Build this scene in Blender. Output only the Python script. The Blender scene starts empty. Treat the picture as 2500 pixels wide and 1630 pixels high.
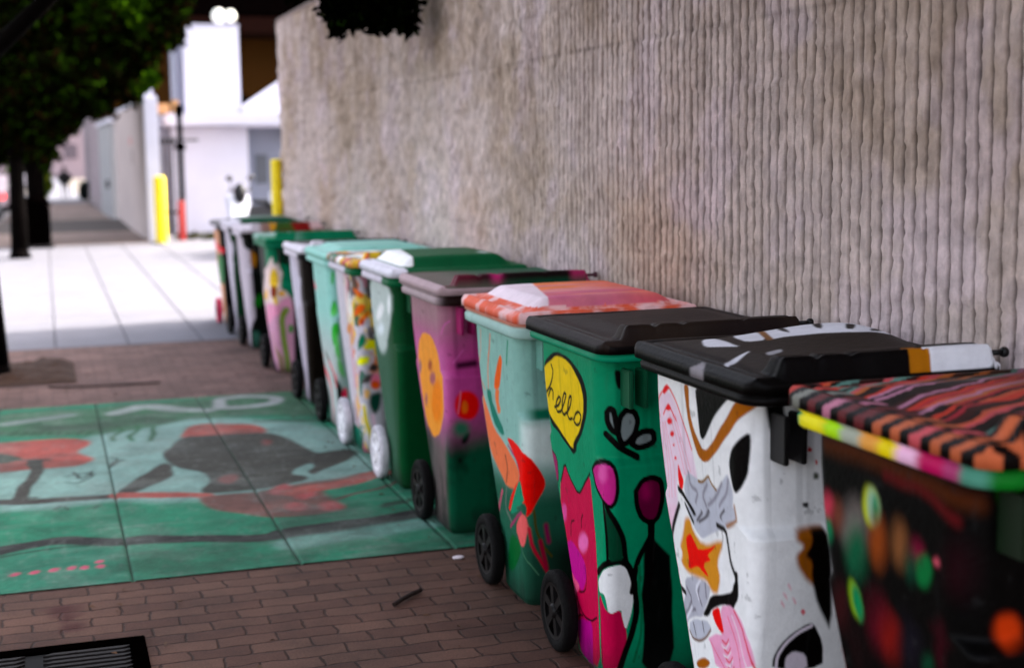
import bpy, bmesh, math, random
import numpy as np
from mathutils import Vector, Matrix

scene = bpy.context.scene
R = math.radians

# ------------------------------------------------------------------ camera
CAM_H = 1.75
cam_data = bpy.data.cameras.new('camera')
cam = bpy.data.objects.new('camera', cam_data)
scene.collection.objects.link(cam)
scene.camera = cam
cam_data.sensor_width = 36.0
cam_data.lens = 36.0 * 3500 / 2500
cam_data.clip_end = 2000
_Y = Vector((103 - 1250.0, 815.0 - 370, -3500.0)).normalized()   # the street's direction seen by the camera
_U = Vector((1, .0136, 0)).cross(_Y).normalized()
if _U.y < 0: _U = -_U
_X = _Y.cross(_U)
rot = Matrix((( _X.x, _Y.x, _U.x), (_X.y, _Y.y, _U.y), (_X.z, _Y.z, _U.z))).transposed()
cam.matrix_world = Matrix.Translation((0, 0, CAM_H)) @ rot.to_4x4()
cam_data.dof.use_dof = True
cam_data.dof.focus_distance = 4.45
cam_data.dof.aperture_fstop = 1.9

# ------------------------------------------------------------------ light
SUN_FROM = Vector((1.0, 0.16, 0.80)).normalized()                # towards the sun
world = bpy.data.worlds.new("World"); scene.world = world; world.use_nodes = True
wn = world.node_tree.nodes; wl = world.node_tree.links
sky = wn.new('ShaderNodeTexSky'); sky.sky_type = 'NISHITA'; sky.sun_disc = False
sky.sun_elevation = math.asin(SUN_FROM.z); sky.sun_rotation = math.atan2(SUN_FROM.x, SUN_FROM.y)
sky.air_density = 1.0; sky.dust_density = 4.0; sky.ozone_density = 1.0
wn['Background'].inputs['Strength'].default_value = 0.15
hs = wn.new('ShaderNodeHueSaturation'); hs.inputs['Saturation'].default_value = .45      # thin high haze over the blue
tint = wn.new('ShaderNodeMix'); tint.data_type = 'RGBA'; tint.blend_type = 'MULTIPLY'; tint.inputs[0].default_value = 1; tint.inputs[7].default_value = (1.0, .955, .95, 1)
wl.new(sky.outputs[0], hs.inputs['Color']); wl.new(hs.outputs[0], tint.inputs[6]); wl.new(tint.outputs[2], wn['Background'].inputs['Color'])
sd = bpy.data.lights.new('sun', 'SUN'); sd.energy = 2.0; sd.angle = R(0.6); sd.color = (1, .95, .86)
sun = bpy.data.objects.new('sun', sd); scene.collection.objects.link(sun)
sun.rotation_euler = SUN_FROM.to_track_quat('Z', 'Y').to_euler()
scene.view_settings.view_transform = 'Standard'; scene.view_settings.look = 'None'
scene.view_settings.gamma = 1.0
scene.view_settings.exposure = 2.56

# ------------------------------------------------------------------ helpers
def lin(c):
    c = np.asarray(c, float) / 255.0
    v = np.where(c <= .04045, c / 12.92, ((c + .055) / 1.055) ** 2.4)
    return np.minimum(v ** 1.2 * 1.05, .86)

def col4(c): return (*[float(v) for v in lin(c)], 1.0)

_mats = {}
def mat(name, color=(128, 128, 128), rough=.7, metal=0.0, noise=0.12, nscale=8.0, bump=0.0, bscale=40.0, spec=.35, attr=False, emit=None):
    if name in _mats: return _mats[name]
    m = bpy.data.materials.new(name); m.use_nodes = True
    n = m.node_tree.nodes; l = m.node_tree.links; b = n['Principled BSDF']
    b.inputs['Roughness'].default_value = rough; b.inputs['Metallic'].default_value = metal
    b.inputs['Specular IOR Level'].default_value = spec
    tc = n.new('ShaderNodeTexCoord')
    nt = n.new('ShaderNodeTexNoise'); nt.inputs['Scale'].default_value = nscale; nt.inputs['Detail'].default_value = 7; nt.inputs['Roughness'].default_value = .65
    l.new(tc.outputs['Object'], nt.inputs['Vector'])
    ramp = n.new('ShaderNodeMapRange'); ramp.inputs[1].default_value = .3; ramp.inputs[2].default_value = .7
    ramp.inputs[3].default_value = 1 - noise; ramp.inputs[4].default_value = 1 + noise
    l.new(nt.outputs['Fac'], ramp.inputs[0])
    mul = n.new('ShaderNodeVectorMath'); mul.operation = 'SCALE'
    if attr:
        a = n.new('ShaderNodeAttribute'); a.attribute_name = 'paint'; l.new(a.outputs['Color'], mul.inputs[0])
    else:
        mul.inputs[0].default_value = col4(color)[:3]
    l.new(ramp.outputs[0], mul.inputs['Scale']); l.new(mul.outputs[0], b.inputs['Base Color'])
    if bump > 0:
        n2 = n.new('ShaderNodeTexNoise'); n2.inputs['Scale'].default_value = bscale; n2.inputs['Detail'].default_value = 6
        l.new(tc.outputs['Object'], n2.inputs['Vector'])
        bp = n.new('ShaderNodeBump'); bp.inputs['Strength'].default_value = bump; bp.inputs['Distance'].default_value = .01
        l.new(n2.outputs['Fac'], bp.inputs['Height']); l.new(bp.outputs[0], b.inputs['Normal'])
    if emit:
        b.inputs['Emission Color'].default_value = col4(emit[0]); b.inputs['Emission Strength'].default_value = emit[1]
    _mats[name] = m; return m

def link_mesh(name, verts, faces, m, parent=None, smooth_shade=False, colors=None):
    me = bpy.data.meshes.new(name)
    verts = np.asarray(verts, np.float32).reshape(-1, 3)
    if isinstance(faces, np.ndarray):
        k = faces.shape[1]; nf = len(faces)
        me.vertices.add(len(verts)); me.vertices.foreach_set('co', verts.ravel())
        me.loops.add(nf * k); me.loops.foreach_set('vertex_index', faces.astype(np.int32).ravel())
        me.polygons.add(nf); me.polygons.foreach_set('loop_start', np.arange(0, nf * k, k, dtype=np.int32))
        me.update(calc_edges=True)
    else:
        me.from_pydata([tuple(map(float, v)) for v in verts], [], faces); me.update()
    if colors is not None:
        at = me.color_attributes.new('paint', 'FLOAT_COLOR', 'POINT')
        c = np.ones((len(verts), 4), np.float32); c[:, :3] = colors
        at.data.foreach_set('color', c.ravel())
    if smooth_shade: me.polygons.foreach_set('use_smooth', [True] * len(me.polygons))
    me.materials.append(m)
    o = bpy.data.objects.new(name, me); scene.collection.objects.link(o)
    if parent is not None: o.parent = parent
    return o

def tag(o, label=None, category=None, group=None, kind=None):
    if label: o['label'] = label
    if category: o['category'] = category
    if group: o['group'] = group
    if kind: o['kind'] = kind
    return o

def thing(name, loc, label, category, group=None, rz=0.0):
    o = bpy.data.objects.new(name, None); scene.collection.objects.link(o)
    o.location = loc; o.rotation_euler = (0, 0, rz); o.empty_display_size = .1
    return tag(o, label, category, group)

class MB:
    """Collects simple solids into one mesh."""
    def __init__(s): s.bm = bmesh.new()
    def box(s, x0, x1, y0, y1, z0, z1, bev=0.0):
        r = bmesh.ops.create_cube(s.bm, size=1.0)
        for v in r['verts']: v.co = Vector(((x0 + x1) / 2 + v.co.x * (x1 - x0), (y0 + y1) / 2 + v.co.y * (y1 - y0), (z0 + z1) / 2 + v.co.z * (z1 - z0)))
        if bev > 0:
            es = {e for v in r['verts'] for e in v.link_edges}
            bmesh.ops.bevel(s.bm, geom=list(es), offset=bev, segments=2, affect='EDGES')
        return s
    def tube(s, p, q, r0, r1=None, n=14):
        p = Vector(p); q = Vector(q); r1 = r0 if r1 is None else r1
        d = q - p; M = d.to_track_quat('Z', 'Y').to_matrix().to_4x4(); M.translation = (p + q) / 2
        bmesh.ops.create_cone(s.bm, cap_ends=True, segments=n, radius1=r0, radius2=r1, depth=d.length, matrix=M)
        return s
    def ball(s, c, r, sx=1, sy=1, sz=1, n=16):
        M = Matrix.Translation(c) @ Matrix.Diagonal((sx, sy, sz, 1))
        bmesh.ops.create_uvsphere(s.bm, u_segments=n, v_segments=max(6, n // 2), radius=r, matrix=M); return s
    def lathe(s, prof, axis, center, n=40):
        """prof = [(radius, offset along axis)], closed round the axis ('x' or 'z')."""
        rings = []
        for (r, a) in prof:
            ring = []
            for k in range(n):
                t = 2 * math.pi * k / n
                if axis == 'x': co = (center[0] + a, center[1] + r * math.cos(t), center[2] + r * math.sin(t))
                else: co = (center[0] + r * math.cos(t), center[1] + r * math.sin(t), center[2] + a)
                ring.append(s.bm.verts.new(co))
            rings.append(ring)
        for i in range(len(rings) - 1):
            for k in range(n):
                s.bm.faces.new((rings[i][k], rings[i][(k + 1) % n], rings[i + 1][(k + 1) % n], rings[i + 1][k]))
        return s
    def prism(s, pts, axis, a0, a1):
        """polygon in the plane across axis, extruded from a0 to a1."""
        def P(p, a):
            return {'x': (a, p[0], p[1]), 'y': (p[0], a, p[1]), 'z': (p[0], p[1], a)}[axis]
        lo = [s.bm.verts.new(P(p, a0)) for p in pts]; hi = [s.bm.verts.new(P(p, a1)) for p in pts]
        s.bm.faces.new(lo); s.bm.faces.new(hi[::-1])
        for k in range(len(pts)):
            s.bm.faces.new((lo[k], hi[k], hi[(k + 1) % len(pts)], lo[(k + 1) % len(pts)]))
        return s
    def build(s, name, m, parent=None, sm=False, bevel=0.0):
        bmesh.ops.recalc_face_normals(s.bm, faces=s.bm.faces)
        me = bpy.data.meshes.new(name); s.bm.to_mesh(me); s.bm.free(); me.materials.append(m)
        if sm:
            me.polygons.foreach_set('use_smooth', [True] * len(me.polygons)); 
        o = bpy.data.objects.new(name, me); scene.collection.objects.link(o)
        if parent is not None: o.parent = parent
        return o

# value noise in numpy, for displacement and paint
def _hash(ix, iy, seed):
    h = (ix.astype(np.int64) * 374761393 + iy.astype(np.int64) * 668265263 + seed * 974711) & 0xffffffff
    h = ((h ^ (h >> 13)) * 1274126177) & 0xffffffff
    return ((h ^ (h >> 16)) & 0xffff) / 65535.0
def vnoise(x, y, seed=0):
    x = np.asarray(x, float); y = np.asarray(y, float)
    ix = np.floor(x); iy = np.floor(y); fx = x - ix; fy = y - iy
    fx = fx * fx * (3 - 2 * fx); fy = fy * fy * (3 - 2 * fy)
    a = _hash(ix, iy, seed); b = _hash(ix + 1, iy, seed); c = _hash(ix, iy + 1, seed); d = _hash(ix + 1, iy + 1, seed)
    return (a * (1 - fx) + b * fx) * (1 - fy) + (c * (1 - fx) + d * fx) * fy
def fbm(x, y, seed=0, oct=4):
    s = 0; a = .5; t = 0
    for k in range(oct):
        s = s + a * vnoise(x * 2 ** k, y * 2 ** k, seed + k * 7); t += a; a *= .55
    return s / t

# ---- brushwork: soft polygons and strokes evaluated on mesh points
def chaikin(p, closed):
    n = len(p); out = []
    if not closed: out.append(p[0])
    for i in range(n if closed else n - 1):
        a = p[i]; b = p[(i + 1) % n]; out += [a * .8 + b * .2, a * .2 + b * .8]
    if not closed: out.append(p[-1])
    return np.array(out)
def seg_dist(s, z, P, closed):
    d = np.full(s.shape, 1e9); n = len(P)
    for i in range(n if closed else n - 1):
        a = P[i]; b = P[(i + 1) % n]; ab = b - a; L = ab @ ab + 1e-12
        t = np.clip(((s - a[0]) * ab[0] + (z - a[1]) * ab[1]) / L, 0, 1)
        d = np.minimum(d, (s - a[0] - t * ab[0]) ** 2 + (z - a[1] - t * ab[1]) ** 2)
    return np.sqrt(d)
def inside(s, z, P):
    r = np.zeros(s.shape, bool); n = len(P)
    for i in range(n):
        x1, y1 = P[i]; x2, y2 = P[(i + 1) % n]
        if y1 == y2: continue
        c = ((y1 > z) != (y2 > z)) & (s < (x2 - x1) * (z - y1) / (y2 - y1) + x1); r ^= c
    return r
def paint(ops, s, z, base, wob=.004, wf=14.0, scale=1.0):
    rgb = base.copy()
    s = s + wob * (vnoise(s * wf, z * wf, 5) - .5) * 2; z = z + wob * (vnoise(s * wf, z * wf, 9) - .5) * 2
    for op, pts, c, w, soft in ops:
        P = np.array(pts, float).reshape(-1, 2); P = chaikin(P, op == 'p')
        m = soft * 1.2 + w
        sel = (s > P[:, 0].min() - m) & (s < P[:, 0].max() + m) & (z > P[:, 1].min() - m) & (z < P[:, 1].max() + m)
        if not sel.any(): continue
        ss = s[sel]; zz = z[sel]; d = seg_dist(ss, zz, P, op == 'p')
        if op == 'p': d = np.where(inside(ss, zz, P), -d, d)
        else: d = d - w / 2
        a = np.clip(.5 - d / max(soft, 1e-4), 0, 1); a = (a * a * (3 - 2 * a))[:, None]
        rgb[sel] = rgb[sel] * (1 - a) + lin(c) * a
    return rgb

def grid_faces(nx, ny, wrap=False):
    i = np.arange(nx if wrap else nx - 1); j = np.arange(ny - 1); I, J = np.meshgrid(i, j); I = I.ravel(); J = J.ravel(); I2 = (I + 1) % nx
    return np.stack([J * nx + I, J * nx + I2, (J + 1) * nx + I2, (J + 1) * nx + I], 1)

SU = 0.66                                   # metres of wall per unit of the unrolled coordinate
BODY_TOP = 1.11

def smooth(a, b, x):
    t = np.clip((np.asarray(x, float) - a) / (b - a), 0, 1)
    return t * t * (3 - 2 * t)

def body_points(u, z):
    """Cart body surface. u runs round it (0-1 street side, 1-2 near face, 2-3 wall side, 3-4 far face), z is the height."""
    u = np.asarray(u, float); z = np.asarray(z, float)
    k = np.clip(z / 1.05, 0, 1)
    x0 = .050 * (1 - k); x1 = .60 + .06 * k
    y0 = .11 * (1 - smooth(0, .80, z)) * .9 + .006
    rec = smooth(.735, .765, z)             # the shelf: the upper near face sits back
    y0 = y0 + .034 * rec
    y1 = .40 + .22 * smooth(.10, 1.0, z) + .0 * z
    r = .040 + .030 * rec
    foot = smooth(.0, .025, z)
    x0 = x0 + .012 * (1 - foot); x1 = x1 - .012 * (1 - foot); y0 = y0 + .012 * (1 - foot); y1 = y1 - .012 * (1 - foot)
    side = np.floor(np.clip(u, 0, 3.99999)).astype(int); t = u - side
    w = x1 - x0; d = y1 - y0
    L = np.where(side % 2 == 0, d, w)
    q = r * math.pi / 4
    tot = L - 2 * r + 2 * q
    p = t * tot
    a1 = np.clip(p / np.maximum(r, 1e-6), 0, math.pi / 4)            # first half corner
    a2 = np.clip((p - q - (L - 2 * r)) / np.maximum(r, 1e-6), 0, math.pi / 4)
    st = np.clip(p - q, 0, L - 2 * r)
    # local frame: along the edge, outward
    ang1 = math.pi / 4 - a1
    along = r - r * np.sin(ang1) + st + r * np.sin(a2)
    outw = np.where(p < q, -r + r * np.cos(ang1), np.where(p > q + L - 2 * r, -r + r * np.cos(a2), 0.0))
    x = np.select([side == 0, side == 1, side == 2, side == 3], [x0 - outw, x0 + along, x1 + outw, x1 - along])
    y = np.select([side == 0, side == 1, side == 2, side == 3], [y1 - along, y0 - outw, y0 + along, y1 + outw])
    return np.stack([x, y, z + 0 * x], -1)

# x (street side at rim), y (near edge of body at rim), scale z, rot deg
X0=1.62
BINS={ 'near':(2.83,1.04,0),'white':(3.735,1.03,0),'hello':(4.72,1.0,0),'teal':(5.54,1.0,0),'purple':(6.62,1.0,0),'b7':(7.53,1.0,0),
 'b6':(8.47,.98,0),'b5':(9.24,.97,0),'b4':(10.15,.95,0),'b3':(11.7,.93,0),'b2':(13.1,.93,0),'b1':(13.97,.93,0),'b0':(14.9,.90,0)}

# artwork in metres on each surface: [shape, points, colour, width, softness]
ART = {"hello":[["p",[0.04,0.978,0.069,1.012,0.151,1.043,0.241,1.056,0.341,1.053,0.444,1.032,0.508,0.995,0.542,0.951,0.526,0.884,0.468,0.82,0.386,0.766,0.309,0.722,0.278,0.732,0.196,0.762,0.077,0.786,0.04,0.833,0.04,0.884,0.037,0.935],[10,6,6],0,0.006],
["p",[0.011,0.965,0.106,1.009,0.204,1.039,0.302,1.043,0.399,1.022,0.471,0.982,0.5,0.938,0.484,0.877,0.426,0.816,0.347,0.769,0.302,0.739,0.225,0.773,0.114,0.8,0.034,0.84,0.045,0.894],[252,205,0],0,0.006],
["l",[0.138,1.005,0.159,0.985,0.135,0.948,0.095,0.914,0.008,0.877],[10,6,6],0.0105,0.003],
["l",[0.079,0.887,0.119,0.921,0.143,0.914,0.132,0.881],[10,6,6],0.0105,0.003],
["l",[0.145,0.854,0.198,0.87,0.235,0.894,0.214,0.901,0.18,0.884,0.159,0.857,0.175,0.843,0.22,0.854],[10,6,6],0.0105,0.003],
["l",[0.222,0.854,0.275,0.887,0.307,0.921,0.283,0.924,0.251,0.891,0.235,0.854,0.257,0.843,0.296,0.857],[10,6,6],0.0105,0.003],
["l",[0.294,0.854,0.341,0.887,0.365,0.918,0.341,0.918,0.315,0.884,0.299,0.85,0.315,0.837,0.349,0.847],[10,6,6],0.0105,0.003],
["l",[0.37,0.847,0.394,0.87,0.436,0.884,0.463,0.87,0.436,0.843,0.402,0.833,0.373,0.837,0.362,0.847],[10,6,6],0.0105,0.003],
["p",[0.669,0.908,0.68,0.921,0.693,0.914,0.698,0.887,0.704,0.84,0.682,0.854,0.669,0.881],[140,150,150],0,0.008],
["l",[0.669,0.908,0.68,0.921,0.693,0.914,0.698,0.887,0.704,0.84,0.682,0.854,0.669,0.881,0.669,0.908],[10,6,6],0.02,0.005],
["p",[0.706,0.847,0.714,0.891,0.738,0.914,0.77,0.908,0.783,0.877,0.77,0.837,0.741,0.81,0.72,0.803,0.709,0.823],[140,150,150],0,0.008],
["l",[0.706,0.847,0.714,0.891,0.738,0.914,0.77,0.908,0.783,0.877,0.77,0.837,0.741,0.81,0.72,0.803,0.709,0.823,0.706,0.847],[10,6,6],0.02,0.005],
["p",[0.754,0.803,0.77,0.83,0.804,0.843,0.836,0.837,0.839,0.806,0.807,0.793,0.775,0.789],[140,150,150],0,0.008],
["l",[0.754,0.803,0.77,0.83,0.804,0.843,0.836,0.837,0.839,0.806,0.807,0.793,0.775,0.789,0.754,0.803],[10,6,6],0.02,0.005],
["l",[0.661,0.84,0.682,0.82,0.709,0.793,0.77,0.762],[10,6,6],0.022,0.005],
["p",[0.116,0.621,0.177,0.678,0.225,0.634,0.315,0.59,0.41,0.644,0.484,0.688,0.497,0.577,0.529,0.415,0.545,0.246,0.561,0.024,0.143,0.0,0.042,0.088,0.042,0.219,0.034,0.344,0.029,0.503,0.077,0.59],[205,15,85],0,0.006],
["l",[0.093,0.601,0.177,0.678,0.222,0.631,0.315,0.59,0.407,0.644,0.484,0.688],[10,6,6],0.009,0.005],
["p",[0.005,0.702,0.09,0.682,0.066,0.604,0.026,0.587,0.024,0.648],[165,50,110],0,0.006],
["l",[0.005,0.702,0.09,0.682,0.066,0.604,0.029,0.584],[10,6,6],0.006,0.005],
["l",[0.026,0.584,0.032,0.425,0.037,0.304],[0,60,45],0.02,0.01],
["p",[0.405,0.445,0.392,0.428,0.37,0.415,0.331,0.401,0.288,0.395,0.262,0.398,0.238,0.405,0.238,0.418,0.254,0.435,0.286,0.452,0.317,0.462,0.357,0.469,0.381,0.466,0.402,0.459],[240,120,185],0,0.03],
["p",[0.108,0.496,0.101,0.482,0.071,0.466,0.013,0.452,0.034,0.455,0.034,0.462,0.032,0.472,0.032,0.486,0.034,0.499,0.056,0.513,0.079,0.523,0.101,0.526,0.116,0.523,0.122,0.513],[225,90,160],0,0.02],
["p",[0.029,0.388,0.124,0.408,0.262,0.385,0.341,0.354,0.325,0.304,0.246,0.256,0.145,0.26,0.029,0.287,0.037,0.324],[200,15,150],0,0.012],
["l",[0.32,0.354,0.333,0.304,0.296,0.263,0.169,0.243],[10,6,6],0.007,0.005],
["l",[0.034,0.314,0.032,0.27,0.037,0.233],[10,6,6],0.006,0.005],
["p",[0.037,0.3,0.087,0.28,0.183,0.27,0.159,0.246,0.077,0.223,0.103,0.189,0.127,0.162,0.042,0.135,0.042,0.182,0.04,0.226,0.037,0.26],[235,100,145],0,0.008],
["l",[0.098,0.233,0.122,0.192,0.238,0.169,0.394,0.172,0.511,0.202],[10,6,6],0.008,0.005],
["l",[0.04,0.132,0.116,0.155,0.212,0.165],[10,6,6],0.007,0.005],
["p",[0.048,0.125,0.206,0.155,0.415,0.172,0.399,0.074,0.381,0.0,0.148,0.0],[190,10,145],0,0.012],
["l",[0.347,0.53,0.323,0.509,0.317,0.482],[10,6,6],0.008,0.005],
["l",[0.212,0.489,0.161,0.476,0.122,0.422],[10,6,6],0.006,0.005],
["p",[0.566,0.31,0.661,0.236,0.712,0.25,0.738,0.169,0.735,0.108,0.701,0.04,0.585,0.03,0.579,0.169],[205,8,85],0,0.004],
["p",[0.545,0.341,0.614,0.381,0.672,0.405,0.717,0.408,0.741,0.381,0.757,0.331,0.767,0.283,0.754,0.219,0.733,0.172,0.717,0.223,0.714,0.25,0.667,0.233,0.643,0.29,0.622,0.304,0.566,0.304],[255,250,245],0,0.004],
["l",[0.545,0.368,0.651,0.415,0.701,0.425,0.738,0.405,0.759,0.354,0.778,0.283,0.778,0.216,0.757,0.155,0.73,0.098,0.706,0.04],[10,6,6],0.026,0.005],
["l",[0.563,0.3,0.593,0.148,0.603,0.034],[90,5,40],0.006,0.004],
["p",[0.516,0.709,0.553,0.736,0.645,0.752,0.677,0.746,0.69,0.712,0.69,0.661,0.682,0.621,0.664,0.604,0.619,0.624,0.55,0.651],[205,50,145],0,0.006],
["p",[0.651,0.719,0.651,0.705,0.643,0.692,0.632,0.685,0.614,0.682,0.595,0.685,0.579,0.692,0.577,0.705,0.587,0.722,0.6,0.736,0.63,0.746,0.64,0.746,0.648,0.742,0.651,0.732],[225,100,175],0,0.03],
["l",[0.516,0.709,0.553,0.736,0.645,0.752,0.677,0.746,0.69,0.712,0.69,0.661,0.682,0.621,0.664,0.604,0.619,0.624,0.55,0.651,0.516,0.709],[10,6,6],0.013,0.005],
["p",[0.627,0.601,0.664,0.587,0.701,0.52,0.725,0.425,0.656,0.422,0.64,0.52],[0,80,55],0,0.01],
["l",[0.624,0.617,0.643,0.52,0.653,0.425],[10,6,6],0.016,0.005],
["l",[0.645,0.607,0.685,0.557,0.712,0.493,0.73,0.415],[10,6,6],0.02,0.005],
["p",[0.757,0.655,0.78,0.692,0.817,0.698,0.852,0.682,0.86,0.624,0.852,0.567,0.823,0.54,0.783,0.563,0.762,0.607],[120,0,70],0,0.012],
["p",[0.815,0.651,0.815,0.641,0.809,0.631,0.802,0.624,0.791,0.628,0.783,0.631,0.778,0.644,0.775,0.655,0.775,0.668,0.783,0.678,0.791,0.682,0.799,0.682,0.807,0.675,0.812,0.665],[170,10,100],0,0.04],
["l",[0.757,0.655,0.78,0.692,0.817,0.698,0.852,0.682,0.86,0.624,0.852,0.567,0.823,0.54,0.783,0.563,0.762,0.607,0.757,0.655],[10,6,6],0.018,0.005],
["p",[0.799,0.469,0.817,0.503,0.87,0.452,0.91,0.415,0.952,0.007,0.799,0.027,0.815,0.162,0.796,0.27,0.799,0.358],[8,14,12],0,0.012],
["l",[0.82,0.543,0.825,0.422,0.825,0.337],[10,6,6],0.03,0.005],
["l",[0.817,0.496,0.78,0.428,0.764,0.378,0.757,0.307],[10,6,6],0.022,0.005],
["l",[0.783,0.398,0.783,0.327,0.802,0.236,0.799,0.145,0.767,0.061],[0,130,90],0.012,0.005],
["p",[0.701,1.046,0.725,1.043,0.722,0.982,0.709,0.982,0.701,1.005],[10,6,6],0,0.008],
["p",[0.749,1.039,0.77,1.032,0.767,0.975,0.757,0.975],[10,6,6],0,0.008]],"white":[["p",[0.04,0.951,0.0,0.995,0.114,1.036,0.156,1.032,0.22,0.978,0.294,0.918,0.315,0.85,0.32,0.82,0.249,0.813,0.167,0.827,0.114,0.705,0.021,0.692,0.032,0.762,0.034,0.85],[246,214,228],0,0.02],
["p",[0.019,0.712,0.124,0.729,0.074,0.678,0.021,0.614,0.021,0.604],[246,205,222],0,0.02],
["l",[0.048,0.955,0.011,0.985,0.079,1.029,0.116,1.049,0.143,1.043,0.183,1.019,0.227,0.975,0.272,0.935,0.296,0.901],[235,10,35],0.006,0.008],
["p",[0.082,1.026,0.093,1.043,0.119,1.053,0.14,1.043,0.122,1.036,0.093,1.022],[235,10,35],0,0.006],
["l",[0.082,0.965,0.101,0.985,0.124,1.002,0.145,0.989,0.183,0.962],[235,10,35],0.006,0.006],
["p",[0.098,0.982,0.127,1.005,0.148,0.992,0.124,0.982],[235,10,35],0,0.006],
["p",[0.151,0.958,0.151,0.955,0.145,0.951,0.135,0.948,0.124,0.945,0.116,0.945,0.111,0.948,0.108,0.951,0.114,0.958,0.119,0.962,0.13,0.965,0.138,0.965,0.145,0.965,0.151,0.962],[235,30,40],0,0.006],
["p",[0.161,0.924,0.159,0.921,0.153,0.918,0.145,0.914,0.138,0.914,0.13,0.914,0.127,0.918,0.127,0.921,0.13,0.924,0.135,0.928,0.143,0.931,0.148,0.931,0.156,0.931,0.159,0.928],[235,30,40],0,0.006],
["p",[0.159,0.891,0.159,0.891,0.153,0.887,0.153,0.887,0.148,0.887,0.145,0.887,0.143,0.887,0.143,0.891,0.143,0.891,0.148,0.894,0.151,0.894,0.153,0.894,0.156,0.894,0.161,0.894],[235,30,40],0,0.006],
["p",[0.169,0.857,0.167,0.854,0.167,0.854,0.159,0.85,0.156,0.85,0.151,0.85,0.145,0.85,0.148,0.854,0.151,0.857,0.151,0.857,0.159,0.86,0.161,0.86,0.167,0.86,0.167,0.857],[235,30,40],0,0.006],
["l",[0.071,0.941,0.071,0.884,0.019,0.803,0.005,0.729],[235,160,180],0.003,0.004],
["l",[0.079,0.941,0.085,0.884,0.085,0.813,0.061,0.739],[235,160,180],0.003,0.004],
["l",[0.09,0.945,0.101,0.887,0.108,0.816,0.085,0.742],[235,160,180],0.003,0.004],
["l",[0.095,0.945,0.119,0.891,0.14,0.823,0.114,0.749],[235,160,180],0.003,0.004],
["l",[0.177,0.978,0.209,0.931,0.249,0.881,0.272,0.837],[235,150,170],0.003,0.004],
["l",[0.156,0.975,0.193,0.931,0.227,0.877,0.251,0.833],[235,150,170],0.003,0.004],
["l",[0.132,0.972,0.169,0.928,0.204,0.874,0.225,0.827],[235,150,170],0.003,0.004],
["p",[0.175,0.847,0.19,0.827,0.212,0.806,0.193,0.779,0.167,0.776,0.161,0.803],[245,10,20],0,0.004],
["p",[0.257,1.07,0.296,1.073,0.296,1.002,0.323,0.955,0.357,0.928,0.378,0.914,0.41,0.918,0.46,0.948,0.524,0.995,0.587,1.043,0.624,1.076,0.693,1.07,0.661,1.046,0.63,1.026,0.598,0.999,0.537,0.962,0.474,0.921,0.421,0.891,0.378,0.881,0.341,0.891,0.317,0.921,0.283,0.972,0.267,1.026],[178,108,10],0,0.005],
["p",[0.302,1.076,0.347,1.08,0.36,0.982,0.365,0.948,0.381,0.938,0.407,0.948,0.452,0.992,0.508,1.032,0.553,1.059,0.606,1.083,0.627,1.083,0.587,1.046,0.524,0.999,0.458,0.955,0.41,0.924,0.378,0.918,0.354,0.935,0.328,0.965,0.304,1.002],[250,248,252],0,0.005],
["p",[0.341,1.083,0.357,0.982,0.365,0.948,0.381,0.938,0.402,0.948,0.45,0.992,0.505,1.032,0.55,1.059,0.603,1.083,0.664,1.083,0.664,1.107,0.5,1.11],[10,6,6],0,0.005],
["p",[0.667,0.999,0.669,0.972,0.661,0.921,0.656,0.894,0.632,0.86,0.606,0.84,0.587,0.847,0.571,0.881,0.566,0.911,0.587,0.948,0.63,0.978],[10,6,6],0,0.006],
["p",[0.204,0.789,0.246,0.833,0.312,0.827,0.357,0.827,0.41,0.854,0.423,0.83,0.474,0.827,0.505,0.85,0.55,0.881,0.561,0.87,0.587,0.837,0.574,0.786,0.251,0.732,0.22,0.759],[196,198,208],0,0.008],
["p",[0.19,0.742,0.585,0.81,0.603,0.766,0.524,0.742,0.45,0.725,0.349,0.692,0.299,0.671,0.254,0.685,0.222,0.715],[196,198,208],0,0.008],
["p",[0.093,0.53,0.204,0.557,0.296,0.557,0.331,0.547,0.302,0.513,0.249,0.476,0.222,0.455,0.085,0.425,0.026,0.398,0.026,0.381,0.026,0.391,0.026,0.439,0.026,0.455,0.024,0.449,0.021,0.449,0.077,0.486],[188,188,198],0,0.008],
["p",[0.079,0.418,0.262,0.455,0.315,0.439,0.243,0.405,0.188,0.381,0.09,0.371,0.061,0.388],[196,198,208],0,0.008],
["l",[0.323,0.746,0.275,0.715],[92,86,92],0.008,0.008],
["l",[0.392,0.759,0.325,0.729,0.291,0.715],[92,86,92],0.008,0.008],
["l",[0.516,0.779,0.474,0.752],[92,86,92],0.008,0.008],
["l",[0.111,0.415,0.124,0.388],[92,86,92],0.008,0.008],
["l",[0.212,0.439,0.217,0.415],[92,86,92],0.008,0.008],
["l",[0.026,0.509,0.024,0.496],[92,86,92],0.008,0.008],
["l",[0.267,0.729,0.243,0.736],[92,86,92],0.008,0.008],
["l",[0.254,0.833,0.259,0.8,0.317,0.793,0.291,0.762],[150,146,156],0.01,0.012],
["l",[0.394,0.827,0.352,0.789,0.378,0.766],[150,146,156],0.01,0.012],
["l",[0.505,0.847,0.468,0.81,0.394,0.773],[150,146,156],0.01,0.012],
["l",[0.553,0.864,0.54,0.827,0.479,0.783],[150,146,156],0.01,0.012],
["l",[0.098,0.506,0.138,0.482,0.082,0.445],[128,122,132],0.009,0.01],
["l",[0.238,0.547,0.204,0.509,0.23,0.486],[128,122,132],0.009,0.01],
["l",[0.029,0.418,0.058,0.439,0.156,0.459],[128,122,132],0.009,0.01],
["l",[0.286,0.55,0.283,0.516],[128,122,132],0.009,0.01],
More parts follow.
